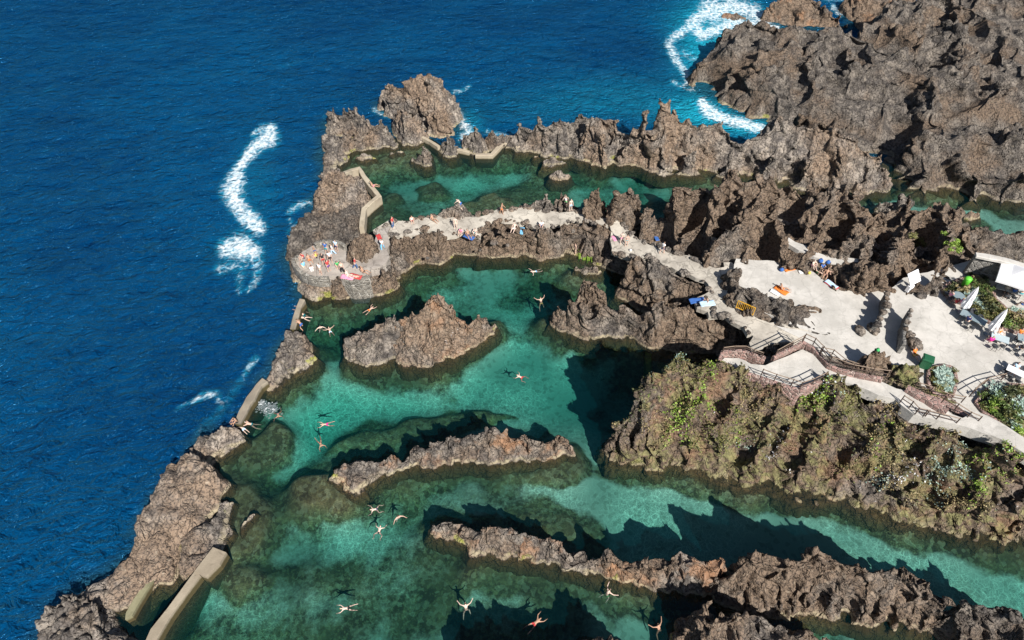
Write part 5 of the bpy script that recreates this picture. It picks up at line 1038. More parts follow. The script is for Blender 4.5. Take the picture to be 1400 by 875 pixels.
LM = {'green': leafmat('leaf_green', (.05, .09, .02), (.12, .17, .04)), 'olive': leafmat('leaf_olive', (.09, .10, .03), (.20, .19, .06)),
      'lime': leafmat('leaf_lime', (.14, .24, .03), (.25, .36, .06)), 'silver': leafmat('leaf_silver', (.22, .34, .29), (.42, .52, .46)),
      'dry': leafmat('leaf_dry', (.22, .17, .08), (.32, .26, .13)), 'dark': leafmat('leaf_dark', (.03, .045, .015), (.07, .08, .025)), 'white': leafmat('lichen_white', (.42, .42, .44), (.58, .58, .6)), 'orange': leafmat('lichen_orange', (.45, .2, .02), (.6, .32, .04))}
def shrub_mesh(seed, n=170, size=.13, flat=.75, rosette=False):
    r_ = random.Random(seed); mb = MB()
    if rosette:
        for c_ in range(n//12):
            cx, cy = r_.gauss(0, .42), r_.gauss(0, .42)
            for k in range(12):
                a_ = k*.524+r_.random(); l = r_.uniform(.24, .38); e_ = r_.uniform(.25, .9)
                dx, dy, dz = math.cos(a_)*math.cos(e_), math.sin(a_)*math.cos(e_), math.sin(e_)
                w = .08; mb.add([(cx-dy*w, cy+dx*w, .05), (cx+dy*w, cy-dx*w, .05), (cx+dx*l, cy+dy*l, .05+dz*l)], [(0, 1, 2)])
    else:
        lobes = [(r_.gauss(0, .38), r_.gauss(0, .38), r_.uniform(.25, .6), r_.uniform(.28, .5)) for _ in range(6)]
        for _ in range(n):
            cx, cy, cz, rr = r_.choice(lobes)
            d = Vector((r_.gauss(0, 1), r_.gauss(0, 1), r_.gauss(0, 1))).normalized()*rr*r_.uniform(.5, 1)
            p_ = Vector((cx, cy, cz*flat))+Vector((d.x, d.y, abs(d.z)*flat)) 
            a_ = Vector((r_.gauss(0, 1), r_.gauss(0, 1), r_.gauss(0, .6))).normalized(); b_ = a_.cross(Vector((r_.gauss(0, 1), r_.gauss(0, 1), r_.gauss(0, 1)))).normalized()
            s_ = size*r_.uniform(.6, 1.3)
            mb.add([p_-a_*s_, p_+b_*s_*.5, p_+a_*s_, p_-b_*s_*.5], [(0, 1, 2, 3)])
    return mb
SH = {}
def shrub(u, v, kind, s, label, group, name='shrub', cat='shrub', ros=False, var=0):
    key = (kind, ros, var)
    if key not in SH:
        mb = shrub_mesh(hash(key) % 1000 if False else len(SH)*7+3, 240 if ros else 190, .13, .75, ros)
        me = bpy.data.meshes.new(name); me.from_pydata(mb.v, [], mb.f); me.materials.append(LM[kind]); SH[key] = me
    o = bpy.data.objects.new(name, SH[key]); COL.objects.link(o); p_ = hit(u, v)
    o.location = (p_.x, p_.y, p_.z-.05); o.scale = (s, s, s*random.uniform(.8, 1.1)); o.rotation_euler = (0, 0, random.uniform(0, 6))
    tag(o, label, cat, group)
hit(700, 400, True)
for u_, v_, s_ in ((1287,511,.8),(1294,509,.9),(1300,515,.8),(1290,519,.9),(1297,523,.9),(1286,524,.7),(1301,528,.7),(1293,530,.7)):
    shrub(u_, v_, 'silver', s_, 'pale blue green succulent in the round bed by the dark green bin', 'succulents of the round bed', 'succulent', 'succulent', True)
for u_, v_, s_ in ((1274,510,.6),(1276,520,.7),(1280,505,.5),(1304,506,.45),(1305,522,.45),(1283,532,.6),(1298,537,.5)):
    shrub(u_, v_, 'olive', s_, 'olive green tuft edging the round bed by the dark green bin', 'tufts edging the round bed')
for u_, v_, s_ in ((1358,534,.9),(1364,530,1.),(1370,536,.9),(1362,541,.9),(1389,552,.9),(1396,558,1.),(1398,548,.8),(1391,582,.8),(1384,575,.7)):
    shrub(u_, v_, 'silver', s_, 'silvery succulent in the bed at the right edge', 'succulents of the right bed', 'succulent', 'succulent', True, 1)
for u_, v_, s_, k_ in ((1348,540,.8,'olive'),(1352,550,.9,'green'),(1345,556,.8,'olive'),(1360,552,.9,'lime'),(1372,548,.9,'green'),(1378,540,.8,'dark'),(1386,534,.9,'dark'),(1395,533,.9,'olive'),(1355,562,.8,'lime'),(1366,566,.8,'green'),(1376,560,.9,'dark'),(1380,568,.9,'olive'),(1396,570,.9,'green'),(1392,592,.9,'lime'),(1376,580,.6,'green')):
    nm = {'olive': 'olive', 'green': 'mid green', 'lime': 'yellow green', 'dark': 'dark'}[k_]
    shrub(u_, v_, k_, s_, nm+' bush in the bed at the right edge below the white table', nm+' bushes of the right bed')
for u_, v_, s_, k_ in ((1304,398,.9,'dark'),(1298,402,.8,'olive'),(1310,404,.8,'dark'),(1316,396,.7,'dry'),(1322,390,.9,'dry'),(1338,388,.9,'green'),(1341,396,.9,'green'),(1346,404,.9,'dark'),(1350,412,.9,'olive'),(1334,384,.7,'dry'),(1356,420,1.,'dark'),(1324,418,.9,'olive'),(1331,424,.9,'olive'),(1337,430,.9,'dark'),(1345,434,.9,'olive'),(1352,430,.9,'olive'),(1362,436,.9,'dark'),(1368,430,1.,'olive'),(1376,436,1.,'green'),(1380,444,.9,'green'),(1388,440,.9,'olive'),(1390,430,.8,'dry'),(1372,444,.8,'lime'),(1398,446,.9,'dark'),(1364,424,.8,'dry'),(1328,378,.7,'dark'),(1342,380,.8,'dark')):
    nm = {'olive': 'olive', 'green': 'mid green', 'lime': 'yellow green', 'dark': 'dark', 'dry': 'dry brown'}[k_]
    shrub(u_, v_, k_, s_, nm+' bush in the long bed below the open parasol', nm+' bushes of the long bed')
for u_, v_, s_ in ((1326,400,.8),(1331,405,.9),(1336,410,.9),(1342,416,.9),(1349,421,.8),(1334,399,.7),(1388,426,.8),(1396,428,.9),(1328,409,.8)):
    shrub(u_, v_, 'silver', s_, 'pale grey green succulent in the long bed below the open parasol', 'succulents of the long bed', 'succulent', 'succulent', True, 2)
for u_, v_, s_ in ((1300,337,.9),(1306,333,.9),(1312,337,.8),(1308,343,.8),(1296,342,.6),(1292,321,.6)):
    shrub(u_, v_, 'lime', s_, 'yellow green plant on top of the lava ridge above the notice board', 'plants near the right end of the lava ridge', 'plant', 'plant')
for u_, v_, s_ in ((1245,324,.8),(1251,328,.8),(1258,330,.8),(1263,336,.7),(1252,336,.6)):
    shrub(u_, v_, 'olive', s_, 'green plant on the lava ridge left of the brightest plants', 'plants on the middle of the lava ridge', 'plant', 'plant')
# ground cover on the headland: countless small leafy tufts
hill = [o for o in ROCKS if o.name.startswith('hill')][0]
n_ = len(hill.data.vertices); hv = np.empty(n_*3, np.float32); hill.data.vertices.foreach_get('co', hv); hv = hv.reshape(-1, 3)
hn = np.empty(n_*3, np.float32); hill.data.vertices.foreach_get('normal', hn); hn = hn.reshape(-1, 3)
def cover(name, mat, thr, k, size, sd, sc_=.34):
    f = fbm(hv[:, 0]*sc_, hv[:, 1]*sc_, hv[:, 2]*.1, 4, sd)
    pr = sstep(thr, thr+.25, f)*(hn[:, 2] > .3)*(hv[:, 2] > 1.2)*sstep(1., 3.5, hv[:, 2])
    w = pr/pr.sum(); ids = RNG.choice(n_, k, p=w)
    mb = []; V = np.zeros((k*4, 3), np.float32)
    c_ = hv[ids]+hn[ids]*.06+RNG.normal(0, .10, (k, 3)); c_[:, 2] += np.abs(RNG.normal(0, .06, k))
    a_ = RNG.normal(0, 1, (k, 3)); a_ /= np.linalg.norm(a_, axis=1, keepdims=True)
    b_ = np.cross(a_, RNG.normal(0, 1, (k, 3))); b_ /= np.linalg.norm(b_, axis=1, keepdims=True)
    s_ = (size*RNG.uniform(.5, 1.4, (k, 1)))
    V[0::4] = c_-a_*s_; V[1::4] = c_+b_*s_*.6; V[2::4] = c_+a_*s_; V[3::4] = c_-b_*s_*.6
    F = np.arange(k*4).reshape(-1, 4)
    tag(link(name, mesh_np(name, V, F, [mat], smooth=False)), kind='stuff')
cover('scrub', LM['olive'], .05, 4200, .10, 201); cover('scrub', LM['dry'], .0, 5000, .09, 202)
cover('scrub', LM['lime'], .2, 2600, .11, 203); cover('scrub', LM['silver'], .22, 1500, .08, 204); cover('scrub', LM['dark'], .0, 2500, .10, 205, .5)
cover('lichen', LM['white'], .33, 450, .09, 206)
# ------------------------------------------------------------------ street furniture and cafe
M_WHITE = simple('white_canvas', (.80, .80, .82), .8, var=.04, bump=.2); M_WPAINT = simple('white_paint', (.78, .78, .8), .5, var=.03)
M_DCH = simple('dark_wicker', (.05, .055, .065), .7, var=.3, scale=30.); M_TTOP = simple('table_grey_blue', (.20, .26, .29), .35, var=.15)
M_STEEL = simple('steel', (.35, .36, .38), .35, .8); M_GBIN = simple('bin_green', (.015, .10, .045), .5); M_LBIN = simple('bin_lime', (.12, .55, .04), .5)
M_BLUE = simple('blue_cloth', (.03, .14, .55), .85); M_BLACK = simple('black_plastic', (.03, .03, .032), .5)
def board(u, v):
    p_ = hit(u, v); e = empty('notice_board', p_, .5); tag(e, 'white square notice board tilted on a white plinth beside the rocks', 'notice board')
    MB().box((0, 0, .35), (.75, .35, .7), top=.9).build('plinth', M_WPAINT, e)
    mb = MB(); mb.box((0, 0, 0), (1.5, .08, 1.25)); pan = mb.build('panel', M_WPAINT, e); pan.location = (.15, .25, 1.55); pan.rotation_euler = (math.radians(-42), 0, 0)
    for s_ in (-.25, .25): MB().tube((s_, .05, .68), (s_+.1, .22, 1.5), .035).build('post', M_STEEL, e)
board(1242, 397)
p_ = hit(1262, 501); e = empty('waste_bin', p_, -.5); tag(e, 'large dark green square waste bin beside the scrubby bank', 'bin')
MB().box((0, 0, .55), (.75, .7, 1.05), top=1.15).build('body', M_GBIN, e)
MB().box((0, .0, 1.16), (.96, .9, .1)).box((0, 0, 1.24), (.84, .78, .07), top=.9).build('lid', M_GBIN, e)
for s_ in (-.35, .35):
    MB().tube((s_-.05, -.42, .1), (s_+.05, -.42, .1), .1, n=12).build('wheel', M_BLACK, e)
p_ = hit(1318, 390); e = empty('waste_bin', p_); tag(e, 'bright lime green round waste bin in front of the long bed', 'bin')
MB().lathe((0, 0, 0), [(.28, 0), (.34, .75), (.36, .85), (.33, .9)], 18).build('body', M_LBIN, e, True)
MB().lathe((0, 0, .9), [(.36, 0), (.35, .08), (.22, .2), (.02, .25)], 18).build('lid', M_LBIN, e, True)
def table(u, v, rz, lx, ly, label, top=M_TTOP, rnd=False):
    p_ = P3(u, v, 5.53); e = empty('cafe_table', p_, rz); tag(e, label, 'table')
    if rnd: MB().lathe((0, 0, .72), [(lx/2, 0), (lx/2+.02, .02), (lx/2, .04)], 24).build('tabletop', top, e)
    else: MB().box((0, 0, .74), (lx, ly, .05)).build('tabletop', top, e)
    for sx in (-1, 1):
        for sy in (-1, 1):
            k = .32 if rnd else .45
            MB().tube((sx*lx*k, sy*ly*k, 0), (sx*lx*k*.95, sy*ly*k*.95, .72), .03, n=6).build('leg', M_BLACK, e)
    return p_
ch0 = None
def chair(u, v, rz, label, group='dark cafe chairs'):
    global ch0
    if ch0 is None:
        e = empty('cafe_chair'); 
        MB().lathe((0, 0, .42), [(.23, 0), (.25, .03), (.24, .06)], 14).build('seat', M_DCH, e)
        mb = MB(); n = 11; V = []; F = []
        for i in range(n):
            t_ = math.pi*(1.02+.96*i/(n-1))
            for r_, z_ in ((.25, .46), (.30, .80), (.27, .80), (.22, .46)): V.append((r_*math.cos(t_), r_*math.sin(t_), z_-(.16*abs(i-5)/5 if z_ > .6 else 0)))
        for i in range(n-1):
            for k in range(4): a_, b_ = i*4+k, i*4+(k+1) % 4; F.append((a_, b_, b_+4, a_+4))
        F += [(3, 2, 1, 0), tuple((n-1)*4+k for k in range(4))]
        mb.add(V, F).build('backrest', M_DCH, e)
        for sx in (-1, 1):
            for sy in (-1, 1): MB().tube((sx*.2, sy*.2, 0), (sx*.16, sy*.16, .44), .02, n=6).build('leg', M_BLACK, e)
        ch0 = e; o = e
    else: o = copy_tree(ch0)
    o.location = P3(u, v, 5.53); o.rotation_euler = (0, 0, rz); tag(o, label, 'chair', group)
R_ = math.radians
table(1306, 411, R_(-35), 1.1, 1.1, 'round grey blue table nearest the dark bushes', rnd=True)
table(1326, 441, R_(-42), 2.3, .95, 'long empty grey blue table between the two folded parasols')
table(1362, 469, R_(-30), 1.5, .9, 'pale table with three people under the right folded parasol', simple('table_pale', (.42, .5, .53), .35))
table(1397, 470, R_(-25), 1.4, .9, 'grey blue table at the right edge beside the person in orange', simple('table_slate', (.26, .33, .36), .35))
table(1389, 517, R_(-40), 2.2, .8, 'white table with a blue runner near the right edge', M_WPAINT)
table(1375, 402, R_(-25), 2.4, 1., 'long grey table in the shade of the open parasol', simple('table_grey', (.3, .33, .34), .4))
for u_, v_, r_, l_ in (
  (1292,405,1.2,'dark cafe chair nearest the knobbly rocks at the round table'),(1300,417,.4,'dark cafe chair below the round table'),(1308,402,3.4,'dark cafe chair on the bush side of the round table'),(1296,413,.9,'dark cafe chair left of the round table with its shadow on the paving'),
  (1317,432,2.2,'dark cafe chair at the upper left end of the long empty table'),(1327,431,2.5,'dark cafe chair on the bed side of the long empty table'),(1336,440,2.5,'dark cafe chair at the right of the long empty table'),(1318,446,-.6,'dark cafe chair on the open side of the long empty table'),(1326,452,-.6,'dark cafe chair at the near corner of the long empty table'),
  (1372,470,2.,'dark cafe chair right of the pale table'),(1357,478,-.3,'dark cafe chair in front of the pale table'),(1367,477,.0,'dark cafe chair at the near right corner of the pale table'),
  (1385,483,.3,'dark cafe chair standing alone on the open paving'),(1397,490,.8,'dark cafe chair at the right edge above the white table'),(1387,470,1.2,'dark cafe chair left of the table at the right edge'),(1394,478,-.2,'dark cafe chair below the table at the right edge'),
  (1384,505,2.4,'dark cafe chair on the far side of the white table'),(1394,510,2.4,'dark cafe chair on the far side of the white table nearest the edge'),(1378,519,-.7,'dark cafe chair on the near side of the white table'),(1388,525,-.7,'dark cafe chair at the near right corner of the white table'),(1370,512,1.2,'dark cafe chair at the left end of the white table'),
  (1372,408,-.3,'dark cafe chair in front of the table under the open parasol'),(1383,411,-.3,'dark cafe chair under the edge of the open parasol')): chair(u_, v_, r_, l_)
def folded(u, v, label):
    e = empty('folded_parasol', P3(u, v, 5.53), .4); tag(e, label, 'parasol')
    MB().lathe((0, 0, 0), [(.34, 0), (.34, .06), (.1, .1)], 14).build('base', M_STEEL, e)
    MB().tube((0, 0, .08), (0, 0, 3.55), .035).build('pole', M_WPAINT, e)
    mb = MB(); n = 16; V = []; F = []
    prof = [(.10, .75), (.36, .85), (.33, 1.5), (.26, 1.75), (.27, 2.2), (.17, 3.0), (.05, 3.45)]
    for i, (r_, z_) in enumerate(prof):
        for k in range(n):
            t_ = 2*math.pi*k/n; rr = r_*(1+(.22 if k % 2 else -.12)); V.append((rr*math.cos(t_), rr*math.sin(t_), z_+(.06 if k % 2 and i == 1 else 0)))
    for i in range(len(prof)-1):
        for k in range(n): F.append((i*n+k, i*n+(k+1) % n, (i+1)*n+(k+1) % n, (i+1)*n+k))
    F += [tuple(range(n))[::-1], tuple((len(prof)-1)*n+k for k in range(n))]
    mb.add(V, F).build('folded_canopy', M_WHITE, e); MB().lathe((0, 0, 1.68), [(.29, 0), (.3, .05), (.29, .1)], 14).build('tie_strap', M_WPAINT, e)
folded(1313, 427, 'folded white parasol standing by the round table'); folded(1350, 457, 'folded white parasol standing by the pale table with people')
C0 = P3(1362, 383, 8.0); ax = Vector((2.1, 3.1, 0)); ay = Vector((3.3, -2.3, 0))
ax = ax.normalized()*4.; ay = Vector((ax.y, -ax.x, 0)).normalized()*4.
cen = C0+(ax+ay)/2; e = empty('open_parasol', (cen.x, cen.y, 5.53)); tag(e, 'large open white square parasol at the right edge', 'parasol')
mb = MB(); q4 = [C0, C0+ax, C0+ax+ay, C0+ay]; z0 = 8.-5.53; loc = [Vector((a.x-cen.x, a.y-cen.y, z0)) for a in q4]
apex = Vector((0, 0, z0+.85)); V = [apex]; F = []; N = 6
for i in range(4):
    a_, b_ = loc[i], loc[(i+1) % 4]
    for k in range(N):
        f_ = k/N; p_ = a_.lerp(b_, f_); p_.z += .12*4*f_*(1-f_)
        V.append(p_); 
M_ = 4*N
for i in range(M_): V.append(V[1+i].lerp(apex, .5)+Vector((0, 0, -.10)))
for i in range(M_): V.append(V[1+i]+Vector((0, 0, -.22)))
for i in range(M_):
    j = (i+1) % M_; F += [(1+i, 1+j, 1+M_+j, 1+M_+i), (1+M_+i, 1+M_+j, 0), (1+j, 1+i, 1+2*M_+i, 1+2*M_+j)]
mb.add(V, F).build('canopy', M_WHITE, e); MB().tube((0, 0, 0), (0, 0, z0+.85), .05).build('pole', M_STEEL, e)
for a_ in loc: MB().tube((0, 0, z0+.45), a_*.97+Vector((0, 0, -.05)), .022, n=6).build('rib', M_STEEL, e)
MB().box((0, 0, .08), (.9, .9, .16)).build('base', M_STEEL, e)
# ------------------------------------------------------------------ people
def N_(v): return Vector(v).normalized()
def skeleton(pel, tor, face, aL, aR, lL, lR, head=None):
    """joints of a 1.7 m figure; face = direction the chest faces, aL = (upper, fore) directions, lL = (thigh, shin, foot)"""
    pel = Vector(pel); tor = N_(tor); face = N_(face); side = face.cross(tor).normalized(); J = {}
    J['pel'] = pel; J['waist'] = pel+tor*.15; J['chest'] = pel+tor*.36; J['neck'] = pel+tor*.53
    h = N_(head) if head else tor
    J['neck2'] = J['neck']+h*.07; J['head'] = J['neck']+h*.17; J['crown'] = J['neck']+h*.265; J['hd'] = h; J['face'] = face
    for k, s, a, l in (('R', 1, aR, lR), ('L', -1, aL, lL)):
        sh = pel+tor*.47+side*.18*s; J['sh'+k] = sh; J['el'+k] = sh+N_(a[0])*.28; J['wr'+k] = J['el'+k]+N_(a[1])*.25; J['hn'+k] = J['wr'+k]+N_(a[1])*.09; J['ad'+k] = N_(a[1])
        hp = pel-tor*.03+side*.095*s; J['hp'+k] = hp; J['kn'+k] = hp+N_(l[0])*.43; J['an'+k] = J['kn'+k]+N_(l[1])*.41; J['to'+k] = J['an'+k]+N_(l[2])*.19
    return J
POSE = {}
POSE['stand'] = skeleton((0, 0, .90), (0, .02, 1), (0, 1, 0), ((-.2, .05, -1), (-.05, .35, -1)), ((.2, .05, -1), (.05, .35, -1)), ((-.06, .04, -1), (-.03, -.05, -1), (-.15, 1, -.25)), ((.08, .0, -1), (.03, -.06, -1), (.2, 1, -.25)))
POSE['armsup'] = skeleton((0, 0, .90), (0, .05, 1), (0, 1, 0), ((-.8, .3, .3), (.3, .5, .8)), ((.5, .3, -.9), (-.3, .9, .1)), ((-.1, .1, -1), (-.03, -.1, -1), (-.15, 1, -.25)), ((.12, .0, -1), (.03, -.06, -1), (.2, 1, -.25)))
POSE['walk'] = skeleton((0, 0, .87), (0, .08, 1), (0, 1, 0), ((-.15, .45, -1), (-.05, .8, -.8)), ((.15, -.45, -1), (.05, -.1, -1)), ((-.03, -.32, -1), (0, -.5, -1), (0, 1, -.5)), ((.03, .42, -1), (0, -.05, -1), (0, 1, -.15)))
POSE['sit'] = skeleton((0, 0, .11), (0, -.38, .95), (0, 1, .3), ((-.35, -.5, -.9), (-.2, -.3, -1)), ((.3, .35, -.8), (-.1, .9, -.2)), ((-.2, 1, .45), (.05, 1, -.55), (0, 1, .4)), ((.2, 1, .35), (-.05, 1, -.45), (0, 1, .4)))
POSE['hug'] = skeleton((0, 0, .11), (0, .12, 1), (0, 1, 0), ((-.35, .8, -.6), (.5, .8, -.1)), ((.35, .8, -.6), (-.5, .8, -.1)), ((-.2, .8, .8), (.1, .35, -1), (0, 1, -.2)), ((.2, .8, .8), (-.1, .35, -1), (0, 1, -.2)), (0, .3, 1))
POSE['chair'] = skeleton((0, 0, .52), (0, -.08, 1), (0, 1, 0), ((-.2, .3, -1), (.1, 1, .1)), ((.2, .3, -1), (-.1, 1, .1)), ((-.15, 1, 0), (0, .08, -1), (0, 1, -.15)), ((.15, 1, 0), (0, .1, -1), (0, 1, -.15)))
POSE['lie'] = skeleton((0, 0, .11), (0, -1, .03), (0, .03, 1), ((.9, .1, -.05), (.3, -.9, .1)), ((-.5, .8, -.1), (-.2, 1, 0)), ((.15, 1, .25), (.05, 1, -.35), (.1, .4, 1)), ((-.1, 1, 0), (0, 1, -.02), (-.1, .4, 1)))
POSE['prone'] = skeleton((0, 0, .11), (0, 1, .05), (0, .05, -1), ((-.9, .5, 0), (.5, .8, 0)), ((.9, .5, 0), (-.5, .8, 0)), ((-.12, -1, 0), (-.02, -1, .02), (0, -1, -.2)), ((.12, -1, 0), (.05, -1, .05), (0, -1, -.2)), (0, 1, .25))
POSE['swim'] = skeleton((0, 0, -.03), (0, 1, .06), (0, .06, -1), ((-.75, .75, 0), (-.15, 1, 0)), ((.6, .85, 0), (.1, 1, 0)), ((-.35, -1, 0), (-.1, -1, .05), (-.1, -1, 0)), ((.35, -1, -.03), (.15, -1, .12), (.1, -1, 0)), (0, 1, .3))
POSE['frog'] = skeleton((0, 0, -.05), (0, 1, .12), (0, .12, -1), ((-1, .35, -.1), (-.4, .9, 0)), ((1, .35, -.1), (.4, .9, 0)), ((-.85, -.6, -.1), (.25, -1, 0), (-.6, -.8, 0)), ((.85, -.6, -.1), (-.25, -1, 0), (.6, -.8, 0)), (0, 1, .6))
POSE['back'] = skeleton((0, 0, -.10), (.1, 1, .18), (0, -.15, 1), ((.9, .2, 0), (.8, .5, 0)), ((-1, -.1, 0), (-.7, .4, 0)), ((.3, -1, -.1), (.1, -1, -.1), (0, -.6, .8)), ((-.3, -1, -.05), (-.2, -1, .05), (0, -.6, .8)), (0, 1, .4))
POSE['tread'] = skeleton((0, 0, -.32), (0, .42, .9), (0, .9, -.4), ((-.9, .5, -.15), (-.5, .8, .1)), ((.9, .5, -.15), (.6, .8, .1)), ((-.35, -.2, -1), (-.2, -.8, -.6), (0, -.5, -1)), ((.35, .3, -1), (.2, -.7, -.8), (0, -.5, -1)), (0, .3, 1))
POSE['lean'] = skeleton((0, 0, -.22), (0, .75, .62), (0, .6, -.7), ((-.5, 1, .1), (.2, 1, -.1)), ((.5, 1, .1), (-.1, 1, -.1)), ((-.3, -.6, -.6), (-.1, -.9, -.4), (0, -1, -.4)), ((.3, -.4, -.8), (.1, -.9, -.3), (0, -1, -.4)), (0, .6, .8))
POSE['climb'] = skeleton((0, 0, .35), (0, .85, .5), (0, .5, -.85), ((-.3, .7, -.6), (0, .5, -.8)), ((.3, .9, -.3), (0, .6, -.7)), ((-.3, .1, -1), (0, -.9, -.6), (0, .3, -1)), ((.25, .9, -.5), (0, -.6, -.9), (0, 1, 0)), (0, 1, .3))
def skin(chains, name):
    """chains: list of joint paths [(pos, radius), ...] sharing positions -> one smooth surface"""
    pts = []; rad = []; ed = []; idx = {}
    def vid(p, r):
        k = tuple(round(c, 4) for c in p)
        if k not in idx: idx[k] = len(pts); pts.append(tuple(p)); rad.append(r)
        return idx[k]
    for ch in chains:
        ids = [vid(p, r) for p, r in ch]; ed += [(a, b) for a, b in zip(ids[:-1], ids[1:]) if a != b]
    me = bpy.data.meshes.new(name); me.from_pydata(pts, ed, []); o = link(name, me)
    md = o.modifiers.new('s', 'SKIN'); md.use_smooth_shade = True
    for i, r in enumerate(rad):
        r = r if isinstance(r, tuple) else (r, r)
        me.skin_vertices[0].data[i].radius = r; me.skin_vertices[0].data[i].use_root = (i == 0)
    o.modifiers.new('d', 'SUBSURF').levels = 1
    bpy.context.view_layer.update(); dg = bpy.context.evaluated_depsgraph_get(); e = o.evaluated_get(dg)
    out = bpy.data.meshes.new_from_object(e); out.name = name; bpy.data.objects.remove(o); bpy.data.meshes.remove(me)
    return out
def body_mesh(J):
    p, f = J['pel'], J['face']; ch = [[(p, .125), (J['waist'], .115), (J['chest'], .14), (J['neck'], .065), (J['neck2'], .055), (J['head'], .098), (J['crown'], .06)],
        [(J['head'], .098), (J['head']-J['hd']*.03+f*.095, .025)]]
    for k in 'LR':
        m1 = J['sh'+k].lerp(J['el'+k], .5); m2 = J['el'+k].lerp(J['wr'+k], .35)
        ch.append([(J['chest'], .14), (J['sh'+k], .065), (m1, .05), (J['el'+k], .042), (m2, .042), (J['wr'+k], .028), (J['hn'+k], .035)])
        m1 = J['hp'+k].lerp(J['kn'+k], .45); m2 = J['kn'+k].lerp(J['an'+k], .35)
        ch.append([(p, .125), (J['hp'+k], .095), (m1, .085), (J['kn'+k], .058), (m2, .06), (J['an'+k], .038), (J['to'+k], .032)])
    me = skin(ch, 'body')
    import bmesh
    bm = bmesh.new(); bm.from_mesh(me)
    for k in 'LR':     # five separate fingers rooted in the palm
        a = J['ad'+k]; s_ = a.cross(J['face']);  s_ = s_.normalized() if s_.length > .1 else Vector((1, 0, 0))
        for i, (off, l) in enumerate(((-.03, .065), (-.012, .08), (.008, .085), (.027, .07), (.05, .05))):
            d0 = a if i < 4 else (a+s_*.9).normalized(); b0 = J['hn'+k]+s_*off*(1 if i < 4 else .5)
            q = MB().tube(b0, b0+d0*l*.6, .010, .009, 5).tube(b0+d0*l*.6, b0+(d0*.9-J['face']*.0+s_*.0).normalized()*l, .009, .006, 5)
            vs = [bm.verts.new(v) for v in q.v]
            for f_ in q.f: bm.faces.new([vs[j] for j in f_])
    bm.to_mesh(me); bm.free()
    for q in me.polygons: q.use_smooth = True
    return me
def garment(J, kind):
    p = J['pel']; ch = []; g = .022
    if kind in ('trunks', 'shorts', 'trousers', 'briefs'):
        ch.append([(p+(J['waist']-p)*.4, .125+g), (p, .13+g)])
        for k in 'LR':
            f = {'trunks': .5, 'shorts': .75, 'briefs': .12, 'trousers': 1}[kind]
            c = [(p, .13+g), (J['hp'+k], .098+g), (J['hp'+k].lerp(J['kn'+k], f*.5), .09+g), (J['hp'+k].lerp(J['kn'+k], f), .075+g)]
            if kind == 'trousers': c += [(J['kn'+k].lerp(J['an'+k], .5), .06+g), (J['an'+k], .05+g)]
            ch.append(c)
    elif kind in ('shirt', 'vest'):
        ch.append([(p+(J['waist']-p)*.3, .13+g), (J['waist'], .12+g), (J['chest'], .145+g), (J['neck'].lerp(J['chest'], .2), .08)])
        for k in 'LR':
            c = [(J['chest'], .145+g), (J['sh'+k], .07+g)]
            if kind == 'shirt': c += [(J['sh'+k].lerp(J['el'+k], .6), .06+g)]
            ch.append(c)
    elif kind == 'top':
        ch.append([(J['chest']-(J['neck']-J['chest'])*.2, .135+g*.4), (J['chest']+(J['neck']-J['chest'])*.15, .14+g*.4)])
    return skin(ch, kind)
def hair_mesh(J, long=False):
    h, f = J['hd'], J['face']; c = J['head']
    back = (c-f*.035+h*.03); ch = [[(back+h*.04, .095), (back, .10), (back-f*.02-h*.05, .075)]]
    if long: ch[0].append((back-f*.03-h*.2, .055))
    return skin(ch, 'hair')
_pm = {}
def pm(pose, part):
    k = (pose, part)
    if k not in _pm:
        J = POSE[pose]
        _pm[k] = body_mesh(J) if part == 'body' else hair_mesh(J, part == 'longhair') if 'hair' in part else garment(J, part)
    return _pm[k]
COLS = dict(skin=(.56, .38, .30), tan=(.42, .25, .17), pale=(.66, .50, .42), red=(.48, .05, .05), blue=(.035, .12, .38), teal=(.02, .32, .38), white=(.78, .78, .78), black=(.02, .02, .022), orange=(.75, .20, .03),
    magenta=(.65, .02, .28), purple=(.16, .06, .3), jeans=(.06, .13, .28), sky=(.2, .5, .75), green=(.05, .4, .12), pink=(.8, .3, .45), navy=(.02, .03, .12), brownh=(.07, .04, .02), blackh=(.015, .012, .01), blond=(.38, .26, .12), greyh=(.35, .33, .31), yellow=(.7, .55, .1), cream=(.62, .55, .44), lightb=(.45, .62, .8))
def CM(n, k=''): return simple('cloth_'+n if k else 'tone_'+n, COLS[n], .85 if k else .6, var=.08)
def put(me, name, mat, par):
    o = link(name, me, par)
    if not me.materials: me.materials.append(None)
    o.material_slots[0].link = 'OBJECT'; o.material_slots[0].material = mat; return o
def person(u, v, pose, rz, label, clothes=(), skin_='skin', hair='brownh', long=False, z=None, dz=0., s=1.):
    p_ = P3(u, v, z) if z is not None else hit(u, v)
    if pose in ('swim', 'frog', 'back', 'tread'): dz -= .06
    e = empty('person', (p_.x, p_.y, p_.z+dz), math.radians(rz)); s *= .8 if pose in ('swim', 'frog', 'back', 'prone') else .97; e.scale = (s, s, s); tag(e, label, 'person')
    put(pm(pose, 'body'), 'body', CM(skin_), e)
    put(pm(pose, 'longhair' if long else 'hair'), 'hair', CM(hair), e)
    for g, c in clothes: put(pm(pose, g), g, CM(c, 'c'), e)
    return e
hit(700, 400, True)
T = 2.95
W0 = 0.
P_ = person
